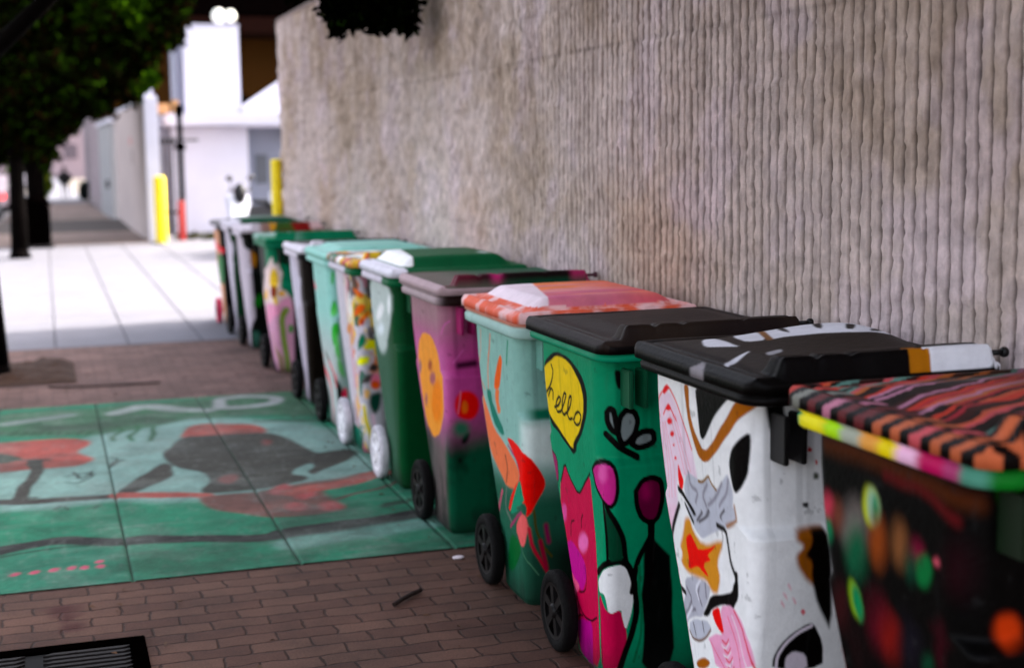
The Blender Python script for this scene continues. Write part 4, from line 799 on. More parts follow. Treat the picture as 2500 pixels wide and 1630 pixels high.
def make_lid(parent, kind, colfn, ops, bulge=0.0, dome=.052, tilt=0.0):
    nx, ny = 120, 120
    tx = np.linspace(-1, 1, nx); ty = np.linspace(-1, 1, ny); A, B = np.meshgrid(tx, ty)
    x0, x1, y0, y1, r = -.030, .690, -.068, .690, .055
    cx, cy, hx, hy = (x0 + x1) / 2, (y0 + y1) / 2, (x1 - x0) / 2, (y1 - y0) / 2
    X = cx + A * hx; Y = cy + B * hy
    ex = np.clip(np.abs(X - cx) - (hx - r), 0, None); ey = np.clip(np.abs(Y - cy) - (hy - r), 0, None)
    n2 = np.hypot(ex, ey); k = np.where(n2 > 0, np.maximum(ex, ey) / np.maximum(n2, 1e-9), 1)
    X = np.where((ex > 0) & (ey > 0), cx + np.sign(X - cx) * (hx - r + ex * k), X); Y = np.where((ex > 0) & (ey > 0), cy + np.sign(Y - cy) * (hy - r + ey * k), Y)
    edge = np.minimum(np.minimum(X - x0, x1 - X), np.minimum(Y - y0, y1 - Y))
    Z = 1.138 + .014 * smooth(0, .02, edge) - .006 * smooth(.030, .040, edge) + .004 * smooth(.045, .055, edge)
    if kind == 'dome':
        a = np.minimum(smooth(.045, .135, X - x0) , smooth(.045, .155, x1 - X)); b = np.minimum(smooth(.045, .10, Y - y0), smooth(.05, .16, y1 - Y))
        Z = Z + dome * a * b + .008 * (1 - ((X - cx) / hx) ** 2) * a * b
    else:
        Z = Z + .016 * smooth(.07, .18, edge) * (1 - .35 * ((Y - y0) / (y1 - y0)))
        inb = smooth(.070, .095, X - x0) * smooth(.02, .045, x1 - X); fr = (Y - y0)
        ridge = smooth(.006, .016, fr) * (1 - smooth(.075, .12, fr))
        notch = 1 - .22 * np.exp(-((X - .155) / .012) ** 2) - .16 * np.exp(-((X - .25) / .014) ** 2) - .12 * np.exp(-((X - .46) / .008) ** 2)
        Z = Z + .044 * inb * ridge * notch
    Z = Z + bulge * np.exp(-((X - .50) / .26) ** 2 - ((Y - .40) / .24) ** 2) * smooth(.03, .12, edge)
    Z = Z + .003 * (fbm(X * 6, Y * 6, 33) - .5)
    top = np.stack([X, Y, Z], -1).reshape(-1, 3)
    # skirt: boundary ring lowered
    idx = np.concatenate([np.arange(0, nx), np.arange(1, ny) * nx + nx - 1, (ny - 1) * nx + np.arange(nx - 2, -1, -1), np.arange(ny - 2, 0, -1) * nx])
    ring = top[idx].copy(); dirv = ring[:, :2] - np.array([cx, cy]); dirv /= np.linalg.norm(dirv, axis=1)[:, None]
    r1 = ring.copy(); r1[:, :2] += dirv * .006; r1[:, 2] -= .006
    r2 = r1.copy(); r2[:, 2] = 1.132 - .022
    r3 = r2.copy(); r3[:, :2] -= dirv * .03
    N = len(top); n = len(idx); faces = [grid_faces(nx, ny)]
    prev = idx
    for q in range(3):
        cur = N + q * n + np.arange(n); faces.append(np.stack([prev, np.roll(prev, -1), np.roll(cur, -1), cur], 1)[:, ::-1]); prev = cur
    V = np.concatenate([top, r1, r2, r3])
    if tilt: V[:, 2] += tilt * (V[:, 1] - y1)
    c = colfn(V[:, 0], V[:, 1], V[:, 2]); c = paint(ops, V[:, 0], V[:, 1], c, wob=.004)
    c = c * (.85 + .3 * fbm(V[:, 0] * 14, V[:, 1] * 14, 5))[:, None]
    k = (smooth(.60, .8, fbm(V[:, 0] * 5, V[:, 1] * 30, 15)) * .25)[:, None]; c = c * (1 - k) + (c * .8 + .008) * k
    link_mesh('lid', V, np.concatenate(faces), M_paint, parent, True, c)

def make_wheel(parent, x_out, side, rubber, hubcol, swirl=False):
    R0, w = .142, .052; s = 1 if side < 0 else -1            # s: inward direction
    prof = [(.095, .012), (.100, .004), (.128, .002), (.138, .008), (R0, .014), (R0, .038), (.136, .048), (.118, w), (.090, w)]
    if swirl:
        n = 72; V = []; 
        for (r, a) in prof:
            t = np.linspace(0, 2 * math.pi, n, endpoint=False); V.append(np.stack([0 * t + a * s, r * np.cos(t), r * np.sin(t)], -1))
        V = np.array(V).reshape(-1, 3)
        c = np.zeros((len(V), 3)); c[:] = lin(KK)
        t = np.arctan2(V[:, 2], V[:, 1]); rr = np.hypot(V[:, 1], V[:, 2]); st = smooth(.2, .5, np.sin(t * 3 + rr * 160))
        c = c * (1 - st[:, None]) + lin((235, 228, 235)) * st[:, None]
        o = link_mesh('wheel', V, grid_faces(n, len(prof), True), M_paint, parent, True, c)
    else:
        o = MB().lathe(prof, 'x', (0, 0, 0), 48) if s > 0 else MB().lathe([(r, -a) for r, a in prof], 'x', (0, 0, 0), 48)
        o = o.build('wheel', rubber, parent, sm=True)
    o.location = (x_out, .45, .142)
    hb = MB(); q = .006 * s
    hb.lathe([(.001, -.004 * s), (.020, -.004 * s), (.026, .004 * s), (.028, .020 * s)], 'x', (0, 0, 0), 24)
    for k in range(6):
        a = k * math.pi / 3 + .3; ca, sa = math.cos(a), math.sin(a); pr = Vector((0, -sa, ca)); dr = Vector((0, ca, sa))
        pts = [dr * .022 + pr * .012, dr * .100 + pr * .016, dr * .100 - pr * .016, dr * .022 - pr * .012]
        lo = [hb.bm.verts.new((q, p.y, p.z)) for p in pts]; hi = [hb.bm.verts.new((q + .016 * s, p.y, p.z)) for p in pts]
        hb.bm.faces.new(lo); hb.bm.faces.new(hi[::-1])
        for e in range(4): hb.bm.faces.new((lo[e], hi[e], hi[(e + 1) % 4], lo[(e + 1) % 4]))
    hb.lathe([(.088, .006 * s), (.100, .004 * s), (.100, .024 * s), (.088, .024 * s)], 'x', (0, 0, 0), 40)
    hb.lathe([(.001, .030 * s), (.095, .030 * s)], 'x', (0, 0, 0), 32)
    hb.build('hub', hubcol, o, sm=False)
    return o

def flat(c):
    def f(s, z, *a): r = np.zeros((len(s), 3)); r[:] = lin(c); return r
    return f
def mix(a, b, k): return a * (1 - k[:, None]) + b * k[:, None]
def g_hello(s, z):
    c = flat((0, 158, 116))(s, z); k = .25 * fbm(s * 5, z * 5, 8); c = mix(c, flat((0, 120, 84))(s, z), k)
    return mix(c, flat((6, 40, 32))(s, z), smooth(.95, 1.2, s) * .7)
def g_white(s, z):
    c = flat((244, 243, 250))(s, z); k = smooth(1.02, 1.22, s + .05 * vnoise(s * 20, z * 20, 2)); c = mix(c, flat((150, 156, 160))(s, z), smooth(.86, 1.1, s) * smooth(.74, .8, z) * .6)
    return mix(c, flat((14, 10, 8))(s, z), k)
def g_near(s, z):
    c = flat((4, 2, 2))(s, z); k = smooth(.5, .8, fbm(s * 9, z * 3, 3)) * .5; c = mix(c, flat((70, 18, 28))(s, z), k * (1 - smooth(.5, .75, z)))
    return c
def g_purple(s, z):
    c = flat((196, 78, 152))(s, z); c = mix(c, flat((168, 132, 140))(s, z), smooth(.78, 1.02, z) * (1 - smooth(.55, .95, s)))
    c = mix(c, flat((205, 130, 175))(s, z), (1 - smooth(.62, .72, s)) * .5 * (1 - smooth(.8, .95, z)))
    c = mix(c, flat((196, 20, 135))(s, z), smooth(.75, 1.0, s) * smooth(.7, .85, z))
    lo = 1 - smooth(.36, .62, z + .10 * (fbm(s * 6, z * 6, 4) - .5)); g = mix(flat((120, 104, 104))(s, z), flat((8, 92, 66))(s, z), smooth(.52, .66, s)); g = mix(g, flat((60, 84, 74))(s, z), (1 - smooth(.1, .6, s)) * .4)
    g = mix(g, flat((4, 50, 36))(s, z), smooth(.45, .7, fbm(s * 7, z * 5, 31)) * .7)
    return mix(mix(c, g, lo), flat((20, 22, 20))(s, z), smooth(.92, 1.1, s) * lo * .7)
def g_teal(s, z):
    c = flat((150, 192, 182))(s, z); c = mix(c, flat((225, 235, 232))(s, z), smooth(.5, .62, z) * (1 - smooth(.70, .76, z)) * smooth(.55, .7, s))  # pale band: light caught by the shelf, painted into the colour
    c = mix(c, flat((8, 98, 72))(s, z), (1 - smooth(.40, .60, z)) * .95); c = mix(c, flat((26, 14, 16))(s, z), (1 - smooth(.18, .36, z)) * smooth(.5, .9, s) * .9)
    c = mix(c, flat((24, 130, 100))(s, z), smooth(.735, .75, z) * (1 - smooth(.765, .79, z)) * smooth(.65, .72, s))
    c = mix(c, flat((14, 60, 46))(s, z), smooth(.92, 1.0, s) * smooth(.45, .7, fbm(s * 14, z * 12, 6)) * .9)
    return c
def g_b7(s, z): return mix(flat((0, 84, 46))(s, z), flat((96, 128, 112))(s, z), (1 - smooth(.30, .62, s)) * .45)
def g_b6(s, z):
    c = flat((205, 198, 206))(s, z)
    for k, cc in enumerate([(225, 130, 60), (30, 120, 95), (235, 200, 60), (90, 84, 86), (225, 150, 170), (240, 238, 240)]):
        c = mix(c, flat(cc)(s, z), smooth(.60, .68, fbm(s * 8 + k * 31, z * 7 + k * 17, 50 + k, 3)) * smooth(.25, .5, s) * .9)
    return mix(c, flat((14, 60, 46))(s, z), smooth(.75, .85, s))
def g_b5(s, z): 
    c = flat((158, 208, 198))(s, z); c = mix(c, flat((196, 190, 190))(s, z), (1 - smooth(.45, .8, z)) * .7)
    return mix(c, flat((150, 200, 190))(s, z), smooth(.65, .8, s))
def g_b4(s, z): return mix(flat((190, 180, 192))(s, z), flat((30, 20, 14))(s, z), smooth(.42, .52, s + .12 * smooth(.7, .9, z) * 0))
def g_b3(s, z): return mix(flat((12, 34, 26))(s, z), flat((4, 134, 98))(s, z), smooth(.40, .50, s) * smooth(.55, .7, z))
def g_b2(s, z): return mix(flat((196, 186, 196))(s, z), flat((14, 20, 16))(s, z), smooth(.5, .6, s))
def g_b1(s, z): return mix(flat((200, 192, 204))(s, z), flat((6, 64, 36))(s, z), smooth(.4, .5, s))
def g_b0(s, z): return mix(flat((205, 150, 110))(s, z), flat((14, 12, 10))(s, z), smooth(.5, .62, s))
# rims
def r_near(s, z):
    c = np.zeros((len(s), 3)); bands = [(0, (20, 160, 120)), (.04, (235, 225, 40)), (.15, (180, 225, 20)), (.21, (175, 180, 165)), (.28, (225, 165, 80)), (.34, (250, 215, 0)), (.40, (235, 190, 215)), (.47, (190, 20, 100)), (.55, (175, 70, 120)), (.60, (90, 150, 130)), (.66, (20, 120, 40))]
    b = [x[0] for x in bands]; w = s + .012 * (vnoise(s * 12, z * 20, 2) - .5)
    for k in range(3): c[:, k] = np.interp(w, [q for i, x in enumerate(b) for q in (x + .012, (b[i + 1] if i + 1 < len(b) else 3) - .012)], [lin(x[1])[k] for x in bands for _ in (0, 1)])
    return c
def r_teal(s, z): return mix(flat((170, 200, 194))(s, z), flat((224, 128, 100))(s, z), smooth(1.092, 1.1, z) * .8)
def r_grey_green(s, z): return mix(flat((205, 198, 208))(s, z), flat((0, 104, 66))(s, z), smooth(.47, .52, s))
def r_purple(s, z): return mix(flat((176, 158, 162))(s, z), flat((48, 30, 28))(s, z), smooth(.60, .68, s))
def r_b4(s, z): return mix(flat((212, 204, 214))(s, z), flat((16, 12, 10))(s, z), smooth(.52, .58, s))
# lids
def l_near(x, y, z):
    c = np.zeros((len(x), 3)); t = (x * .35 + y * 1.0) ; ph = np.floor((x * .75 - y * 1.5 + .03 * vnoise(x * 20, y * 20, 3)) / .024)
    pal = np.array([lin(q) for q in [(205, 96, 104), (26, 14, 11), (205, 104, 76), (196, 140, 165), (64, 24, 20), (205, 70, 50), (110, 150, 140), (20, 11, 9), (190, 112, 60), (176, 48, 66)]])
    c = pal[(_hash(ph, np.floor(y * 3.2 + x * .6), 3) * 9.99).astype(int)]
    dk = smooth(.25, .55, x) * smooth(.2, .4, y) * .6; c = mix(c, flat((60, 44, 26))(x, y), dk)
    e = (y < .02) | (x < .05); ph2 = np.floor((x * 1.0 + y * .9) / .030); c2 = pal[(_hash(ph2, ph2 * 3, 11) * 9.99).astype(int)]; c2 = c2 * .75 + lin((190, 90, 96)) * .25; c2[(ph2 % 2) == 0] = lin((18, 9, 8))
    c[e] = c2[e]; return c
def l_white(x, y, z):
    c = flat((44, 35, 28))(x, y); bar = (y < -.012)
    q = np.where(x < .41, 0, np.where(x < .47, 1, 2)); col = np.array([lin(k) for k in (KK, (180, 118, 20), (232, 232, 240))])
    c[bar] = col[q[bar]]; c[(x < .06) | (z < 1.14)] = lin((13, 10, 9)); return c
def l_hello(x, y, z):
    c = flat((46, 36, 35))(x, y); c = mix(c, flat((66, 54, 44))(x, y), smooth(.5, .7, fbm(x * 2, y * 9, 5)) * .5)
    c[(z < 1.135)] = lin((20, 15, 15)); return c
def l_teal(x, y, z):
    c = flat((226, 150, 150))(x, y); c = mix(c, flat((235, 140, 90))(x, y), smooth(.45, .6, fbm(x * 2, y * 12, 4))); c = mix(c, flat((208, 110, 150))(x, y), smooth(.5, .7, fbm(x * 1.5, y * 9, 14)) * .8)
    c = mix(c, flat((228, 96, 66))(x, y), smooth(.30, .55, x) * .5)
    w = (smooth(.006, .02, x) * (1 - smooth(.098, .106, x + (y + .05) * -.22))) * (z > 1.163); c = mix(c, flat((244, 222, 230))(x, y), w)
    e = (z < 1.162); d = mix(flat((236, 196, 196))(x, y), flat((226, 110, 80))(x, y), smooth(.35, .6, fbm(x * 12, y * 12, 9))); c[e] = d[e]; return c
def l_purple(x, y, z):
    c = mix(flat((108, 100, 92))(x, y), flat((10, 92, 66))(x, y), smooth(.12, .40, x + .08 * vnoise(x * 8, y * 8, 2)))
    b = (y < .02) & (z > 1.15); d = mix(flat((110, 40, 60))(x, y), flat((34, 18, 20))(x, y), smooth(.08, .22, x)); d = mix(d, flat((178, 60, 110))(x, y), smooth(.56, .60, x)); d = mix(d, flat((200, 60, 130))(x, y), np.exp(-((x - .235) / .025) ** 2)); c[b] = d[b]
    e = (z < 1.14) | (x < 0); c[e] = lin((178, 156, 160)); return c
def l_b7(x, y, z):
    c = flat((0, 98, 60))(x, y); w = (smooth(.012, .03, x) * (1 - smooth(.10, .105, x - y * .12))) * (z > 1.16); c = mix(c, flat((255, 255, 255))(x, y), w)
    w = (z > 1.19) * np.exp(-(((x - .50) / .03) ** 2 + ((y - .12) / .05) ** 2) ** 2); c = mix(c, flat((200, 215, 210))(x, y), w)
    e = (z < 1.155) & (x < .06); c[e] = lin((215, 212, 220)); return c
def l_coll(x, y, z):
    c = flat((190, 176, 178))(x, y)
    for k, cc in enumerate([(220, 120, 60), (20, 120, 80), (225, 190, 60), (200, 90, 100), (235, 235, 240)]): c = mix(c, flat(cc)(x, y), smooth(.56, .62, fbm(x * 9 + k * 31, y * 7 + k * 17, 60 + k, 3)))
    return c
def l_b3(x, y, z): return mix(flat((4, 128, 92))(x, y), flat((150, 178, 168))(x, y), smooth(.5, .6, fbm(x * 7, y * 7, 3)) * (1 - smooth(.1, .3, x)))
def l_b4(x, y, z):
    c = flat((26, 20, 16))(x, y); w = (1 - smooth(.10, .14, x + y * .2)); return mix(c, flat((222, 216, 224))(x, y), w)
def l_b2(x, y, z):
    c = flat((150, 120, 110))(x, y)
    for k, cc in enumerate([(215, 160, 40), (70, 100, 40), (220, 190, 190), (140, 30, 24)]): c = mix(c, flat(cc)(x, y), smooth(.5, .58, fbm(x * 6 + k * 31, y * 6 + k * 17, 80 + k, 3)))
    return mix(c, flat((205, 196, 204))(x, y), 1 - smooth(.10, .16, x))
def l_b1(x, y, z): return mix(flat((206, 200, 208))(x, y), flat((4, 84, 58))(x, y), smooth(.06, .10, x))
M_hub_black = mat('hub_black', (24, 20, 20), .5, noise=.4, nscale=30, spec=.2)
M_white_paint = mat('white_spray_paint', (236, 234, 240), .6, noise=.12, nscale=30)
M_magenta = mat('magenta_spray_paint', (200, 20, 90), .6)
M_white_rub = mat('whitewashed_rubber', (190, 186, 192), .7, noise=.3, nscale=18)
SPEC = dict(
 near=('dome0', g_near, r_near, l_near, .0048, 'black wheeled bin sprayed with coloured droplets under a striped rainbow lid', None),
 white=('bar', g_white, flat((14, 10, 9)), l_white, .0034, 'white wheeled bin painted with gold ears, marbled pink swirls and a red star', None),
 hello=('bar', g_hello, flat((6, 148, 112)), l_hello, .0034, 'bright green wheeled bin with a yellow hello speech bubble over a pink fox', None),
 teal=('dome', g_teal, r_teal, l_teal, .0038, 'pale teal wheeled bin with red and orange flames and a pink domed lid', None),
 purple=('bar', g_purple, r_purple, l_purple, .0042, 'magenta and dark green wheeled bin with a tall orange disc on its side', None),
 b7=('dome', g_b7, r_grey_green, l_b7, .006, 'plain dark green wheeled bin with whitewashed side and a white patch on its lid', 'white'),
 b6=('bar', g_b6, r_grey_green, l_coll, .006, 'wheeled bin covered in orange, yellow and white petals beside the plain green one', 'white'),
 b5=('dome', g_b5, flat((158, 205, 196)), lambda x, y, z: flat((152, 204, 192))(x, y), .007, 'mint wheeled bin with green leaves on its side and a mint lid', None),
 b4=('bar', g_b4, r_b4, l_b4, .008, 'dark brown wheeled bin with only its street side painted lilac grey', None),
 b3=('bar', g_b3, flat((10, 126, 94)), l_b3, .007, 'green wheeled bin painted with a big white and pink lily', None),
 b2=('bar', g_b2, r_b4, l_b2, .010, 'black wheeled bin with lilac grey side under a red and yellow mottled lid', None),
 b1=('dome', g_b1, r_b4, l_b1, .010, 'dark green wheeled bin with pale grey side, second from the far end', None),
 b0=('bar', g_b0, r_b4, lambda x, y, z: flat((120, 116, 118))(x, y), .010, 'wheeled bin with orange and yellow side and a magenta wheel, farthest of the row', 'magenta'))
for name, (kind, gf, rf, lf, res, label, wheelkind) in SPEC.items():
    yf, sz, rz = BINS[name]
    t = thing('wheeled_bin', (X0, yf - .62, 0), label, 'bin', 'painted wheeled bins in a row along the wall', R(rz))
    t.scale = (1, 1, sz)
    make_body(t, ART.get(name, []), gf, res)
    make_rim(t, rf, {'hello': .048, 'white': .050, 'near': .062, 'teal': .080}.get(name, .068)); make_lid(t, 'dome' if kind == 'dome' else 'bar', lf, LIDS.get(name, []), {'white': .040, 'hello': .012}.get(name, 0), {'b5': .03, 'b1': .04, 'teal': .040}.get(name, .052))
    rub, hub = {'white': (M_white_rub, M_white_paint), 'magenta': (M_magenta, M_hub_black)}.get(wheelkind, (M_black_rubber, M_hub_black))
    make_wheel(t, -.018, -1, rub, hub, wheelkind == 'swirl')
    make_wheel(t, .668, 1, M_black_rubber, M_hub_black)
    MB().tube((.03, .45, .142), (.62, .45, .142), .011).build('axle', M_hub_black, t)
    # brackets under the rim on the near face, hinge pins at the near edge
    bc = {'purple': (170, 20, 110), 'hello': (4, 96, 66), 'teal': (120, 170, 158), 'b7': (0, 90, 56), 'near': (10, 40, 10), 'b5': (140, 190, 180)}.get(name, (18, 15, 14))
    bm_ = mat('bracket_' + name, bc, .5)
    for x in (.075, .56):
        mb = MB().box(x, x + .014, -.035, .052, .93, 1.05, bev=.003).box(x + .05, x + .064, -.035, .052, .93, 1.05, bev=.003); mb.build('bracket', bm_, t)
    pin = {'purple': (90, 40, 60), 'near': (40, 26, 22)}.get(name, (16, 13, 13))
    pm = mat('pin_' + name, pin, .5)
    if kind != 'dome':
        MB().lathe([(.001, -.008), (.011, -.008), (.013, -.004), (.013, .004), (.011, .008), (.001, .008)], 'x', (.700, -.040, 1.172), 18).build('hinge_pin', pm, t, sm=True)
        MB().tube((.66, -.040, 1.172), (.70, -.040, 1.172), .007).build('hinge_rod', pm, t, sm=True)
    if kind != 'dome':
        MB().tube((.04, .70, 1.09), (.62, .70, 1.09), .014).tube((.04, .70, 1.09), (.04, .64, 1.07), .012).tube((.62, .70, 1.09), (.62, .64, 1.07), .012).build('handle', M_plastic, t, sm=True)

# ------------------------------------------------------------------ leaves and trees
def leaf_mesh(name, clusters, n, size, colors, parent, seed):
    rg = np.random.default_rng(seed); P = []; 
    wts = np.array([c[3] * c[4] * c[5] for c in clusters]) ** (2 / 3); wts /= wts.sum(); cnt = (wts * n).astype(int) + 1
    for (cx, cy, cz, rx, ry, rz_), k in zip(clusters, cnt):
        d = rg.normal(size=(k, 3)); d /= np.linalg.norm(d, axis=1)[:, None]; r = rg.random(k) ** (1 / 2.2)
        lump = 1 + .28 * np.sin(d[:, 0] * 5 + cx * 3) * np.sin(d[:, 2] * 6 + cy) + .15 * rg.normal(size=k) * .5
        P.append(np.array([cx, cy, cz]) + d * (r * lump)[:, None] * np.array([rx, ry, rz_]))
    P = np.concatenate(P); N = len(P)
    a = rg.normal(size=(N, 3)); a /= np.linalg.norm(a, axis=1)[:, None]; b = np.cross(a, rg.normal(size=(N, 3))); b /= np.linalg.norm(b, axis=1)[:, None]
    sz = size * (.6 + .8 * rg.random(N))[:, None]; up = np.cross(a, b)
    V = np.stack([P - a * sz, P + b * sz * .45 + up * sz * .12, P + a * sz, P - b * sz * .45 + up * sz * .12], 1).reshape(-1, 3)
    cc = np.array([lin(c) for c in colors]); ci = (rg.random(N) ** 1.2 * len(cc)).astype(int).clip(0, len(cc) - 1)
    lump = fbm(P[:, 0] * 2 + 50, P[:, 2] * 2 + P[:, 1], 5, 3); C = cc[ci] * (.5 + 1.1 * lump)[:, None]
    return link_mesh(name, V, np.arange(4 * N).reshape(N, 4), mat('leaf_tissue', rough=.6, noise=.05, attr=True, spec=0), parent, False, np.repeat(C, 4, 0))

def limb(mb, pts, radii, n=12):
    for i in range(len(pts) - 1): mb.tube(pts[i], pts[i + 1], radii[i], radii[i + 1], n); mb.ball(pts[i + 1], radii[i + 1], n=12)
def tree(loc, label, trunk, limbs, clusters, n, size, seed, colors=((10, 14, 6), (13, 20, 6), (10, 12, 5), (30, 46, 10))):
    t = thing('street_tree', loc, label, 'tree')
    mb = MB(); limb(mb, *trunk); mb.build('trunk', M_bark, t, sm=True)
    for L in limbs:
        mb = MB(); limb(mb, *L); mb.build('branch', M_bark, t, sm=True)
    leaf_mesh('crown', clusters, n, size, colors, t, seed); return t
# tree by the left edge, its crown reaching over towards the wall
tree((-.50, 11.75, 0), 'street tree in the earth square, its trunk cut by the frame edge', ([(0, 0, -.05), (.02, 0, .12), (0, 0, .9), (-.05, .02, 2.2), (.02, .05, 3.2)], [.21, .15, .125, .11, .10]),
     [([(-.03, .02, 2.3), (.9, -1.1, 3.1), (1.9, -2.2, 3.05), (2.5, -2.8, 2.66)], [.07, .05, .03, .015]), ([(0, .05, 3.2), (-.8, .8, 4.2)], [.08, .04]), ([(0, .05, 3.2), (.9, .9, 4.4)], [.08, .04])],
     [(2.38, -2.78, 2.62, .19, .30, .19), (2.62, -2.9, 2.58, .17, .26, .16), (2.52, -2.8, 2.72, .26, .3, .18), (2.12, -2.7, 2.80, .24, .3, .15), (2.0, -2.4, 2.86, .2, .3, .12), (2.05, -2.6, 2.95, .3, .4, .16), (1.4, -1.9, 3.75, .9, 1.0, .42), (.2, -.6, 3.9, 1.2, 1.2, .8), (-1.2, .3, 3.9, 1.2, 1.3, .9), (.3, .8, 4.3, 1.4, 1.3, .9), (-.4, -1.6, 3.7, .8, .8, .55)], 26000, .045, 1)
tree((-.78, 4.62, 0), 'unseen street tree at the near iron grate, crown added overhead for shade', ([(0, 0, 0), (0, 0, 1.6), (-.05, -.1, 3.2)], [.13, .11, .09]), [([(-.05, -.1, 3.0), (.9, -.6, 4.1), (1.9, -1.0, 4.5)], [.07, .05, .02]), ([(-.05, -.1, 3.2), (-.8, .3, 4.6)], [.07, .03])],  # unseen tree added here, its crown spread to shade near bin and wall
     [(2.6, -1.2, 3.9, 1.1, 1.5, .55), (3.7, -.8, 4.0, 1.1, 1.6, .6), (3.2, -2.8, 3.8, 1.3, 1.3, .6), (1.9, -2.6, 3.9, 1.0, 1.2, .6), (-.75, -.2, 2.7, .55, 1.0, 1.0), (-.8, -1.3, 2.5, .55, .9, 1.0), (-.6, .9, 3.2, .5, .8, .8), (0, 0, 4.6, 1.5, 1.6, .9), (1.2, -.8, 4.7, 1.3, 1.4, .8), (2.1, -1.8, 4.9, 1.0, 1.3, .6), (-1.2, -.6, 4.7, 1.4, 1.6, .9), (.4, -2.2, 4.8, 1.6, 1.4, .8), (-.9, -2.6, 4.5, 1.5, 1.5, .9), (-.3, 1.3, 4.9, 1.2, 1.0, .8)], 20000, .11, 8)
leaf_mesh('crown', [(2.38, -2.78, 2.64, .20, .28, .19), (2.62, -2.9, 2.60, .17, .24, .16), (2.50, -2.8, 2.78, .28, .3, .18), (2.15, -2.7, 2.84, .20, .26, .12), (1.9, -2.5, 2.92, .25, .3, .13)], 5200, .040, ((8, 10, 4), (10, 14, 5), (6, 7, 3)), bpy.data.objects['street_tree'], 31)
DK = ((12, 13, 5), (18, 24, 6), (28, 21, 9), (34, 52, 10))
def px(x, y, Y):                                            # where a ray of the survey meets the plane at distance Y
    X = (x - 103) / 3500 * Y * 1.01; Z = 1.75 + (370 - .0136 * (x - 103) - y) / 3500 * Y * 1.02; return X, Z
def cl(Y, lst, ox, oy, dep=1.0):
    out = []
    for (x, y, r) in lst:
        X, Z = px(x, y, Y); rr = r / 3500 * Y; out.append((X - ox, 0 + random.uniform(-.4, .4), Z, rr, rr * dep, rr * .92))
    return out
random.seed(4)
tree((-.44, 25.1, 0), 'slim dark street tree trunk nearest the litter bin, beyond the driveway', ([(0, 0, -.05), (0, 0, .15), (.02, 0, 1.6), (.10, 0, 3.0)], [.20, .14, .12, .10]), [([(.08, 0, 2.6), (.9, .2, 3.4), (1.7, .2, 4.0)], [.08, .05, .02]), ([(.1, 0, 3.0), (-.6, 0, 4.2)], [.09, .04])],
     cl(25.1, [(60, 230, 110), (160, 200, 95), (250, 170, 80), (320, 120, 70), (240, 60, 90), (120, 90, 110), (20, 110, 110), (40, 300, 90), (100, 320, 60), (200, 255, 45), (330, 190, 40), (235, 262, 38), (290, 232, 42), (372, 80, 55), (395, 20, 60), (300, 10, 90), (180, -20, 110)], -.44, 0, 1.6), 30000, .085, 2, DK)
tree((-.16, 29.3, gzf(29.3)), 'broader dark street tree just right of the slim one, behind the litter bin', ([(0, 0, -.05), (0, 0, .2), (0, 0, 1.8), (-.05, 0, 3.2)], [.25, .185, .165, .14]), [([(0, 0, 2.8), (.7, .2, 3.8), (1.3, .3, 4.6)], [.10, .06, .03])],
     cl(29.3, [(90, 370, 48), (60, 330, 70), (130, 310, 52), (110, 250, 90), (40, 180, 120), (200, 150, 110), (290, 60, 110), (130, 30, 130), (370, 40, 62), (420, 60, 28), (410, 110, 26), (0, 380, 30), (160, 300, 34)], -.16, 0, 1.5), 26000, .10, 3, DK)
leaf_mesh('crown', cl(24.2, [(230, 60, 38), (300, 30, 45), (370, 40, 30), (260, 95, 30), (330, 85, 26), (352, 205, 20), (325, 225, 18)], -.44, 0, .5), 2600, .07, ((40, 66, 8), (60, 86, 12), (30, 50, 10)), bpy.data.objects['street_tree.002'], 12).location.y = -.9  # lit patches of the crown, painted as brighter green leaves
# trees in full leaf farther down the street and behind the yard
tree((-.2, 74, gzf(74)), 'small yellow green tree far down the pavement beside the walker', ([(0, 0, -.1), (0, 0, 2.0)], [.2, .12]), [([(0, 0, 1.8), (.5, 0, 3)], [.1, .04])], [(0.05, 0, 1.6, .5, .6, .8), (.25, 0, 1.0, .35, .5, .6), (-.6, 0, 2.4, 1.3, 1, .9), (-.4, 0, 3.6, 1.6, 1.2, 1.2)], 5000, .16, 5, ((60, 90, 20), (90, 120, 30), (120, 120, 40)))
tree((11.5, 52, 0), 'very dark tall tree rising behind the brown building and white tower', ([(0, 0, -.1), (0, 0, 5)], [.4, .3]), [([(0, 0, 4.8), (-1.5, 0, 7.5)], [.2, .08]), ([(0, 0, 4.8), (2, 0, 8)], [.2, .08])],
     [(-2.2, 0, 8.2, 2.2, 2, 1.6), (-4, 0, 9.2, 2.2, 2, 1.7), (0, 0, 8.8, 2.5, 2, 2.2), (-6, 0, 9.6, 2, 2, 1.5), (2.5, 0, 9, 2.5, 2, 2.3)], 16000, .2, 6, DK)
rg = np.random.default_rng(77); V = []
for k in range(150):
    x, y = (rg.uniform(-.9, 1.55), rg.uniform(10.3, 13.2)) if k < 80 else (rg.uniform(-.9, 1.5), rg.uniform(4.6, 5.85)) if k < 115 else (rg.uniform(1.45, 1.62), rg.uniform(5, 13))
    a = rg.uniform(0, 6.28); s_ = rg.uniform(.008, .022); ca, sa = math.cos(a) * s_, math.sin(a) * s_
    V += [(x - ca, y - sa, .006), (x + sa * .4, y - ca * .4, .012), (x + ca, y + sa, .007), (x - sa * .4, y + ca * .4, .010)]
tag(link_mesh('fallen_leaves', V, np.arange(len(V)).reshape(-1, 4), mat('dry_leaf', (92, 62, 30), .8)), 'scattered small dry leaves on the brown paving', 'leaves', kind='stuff')
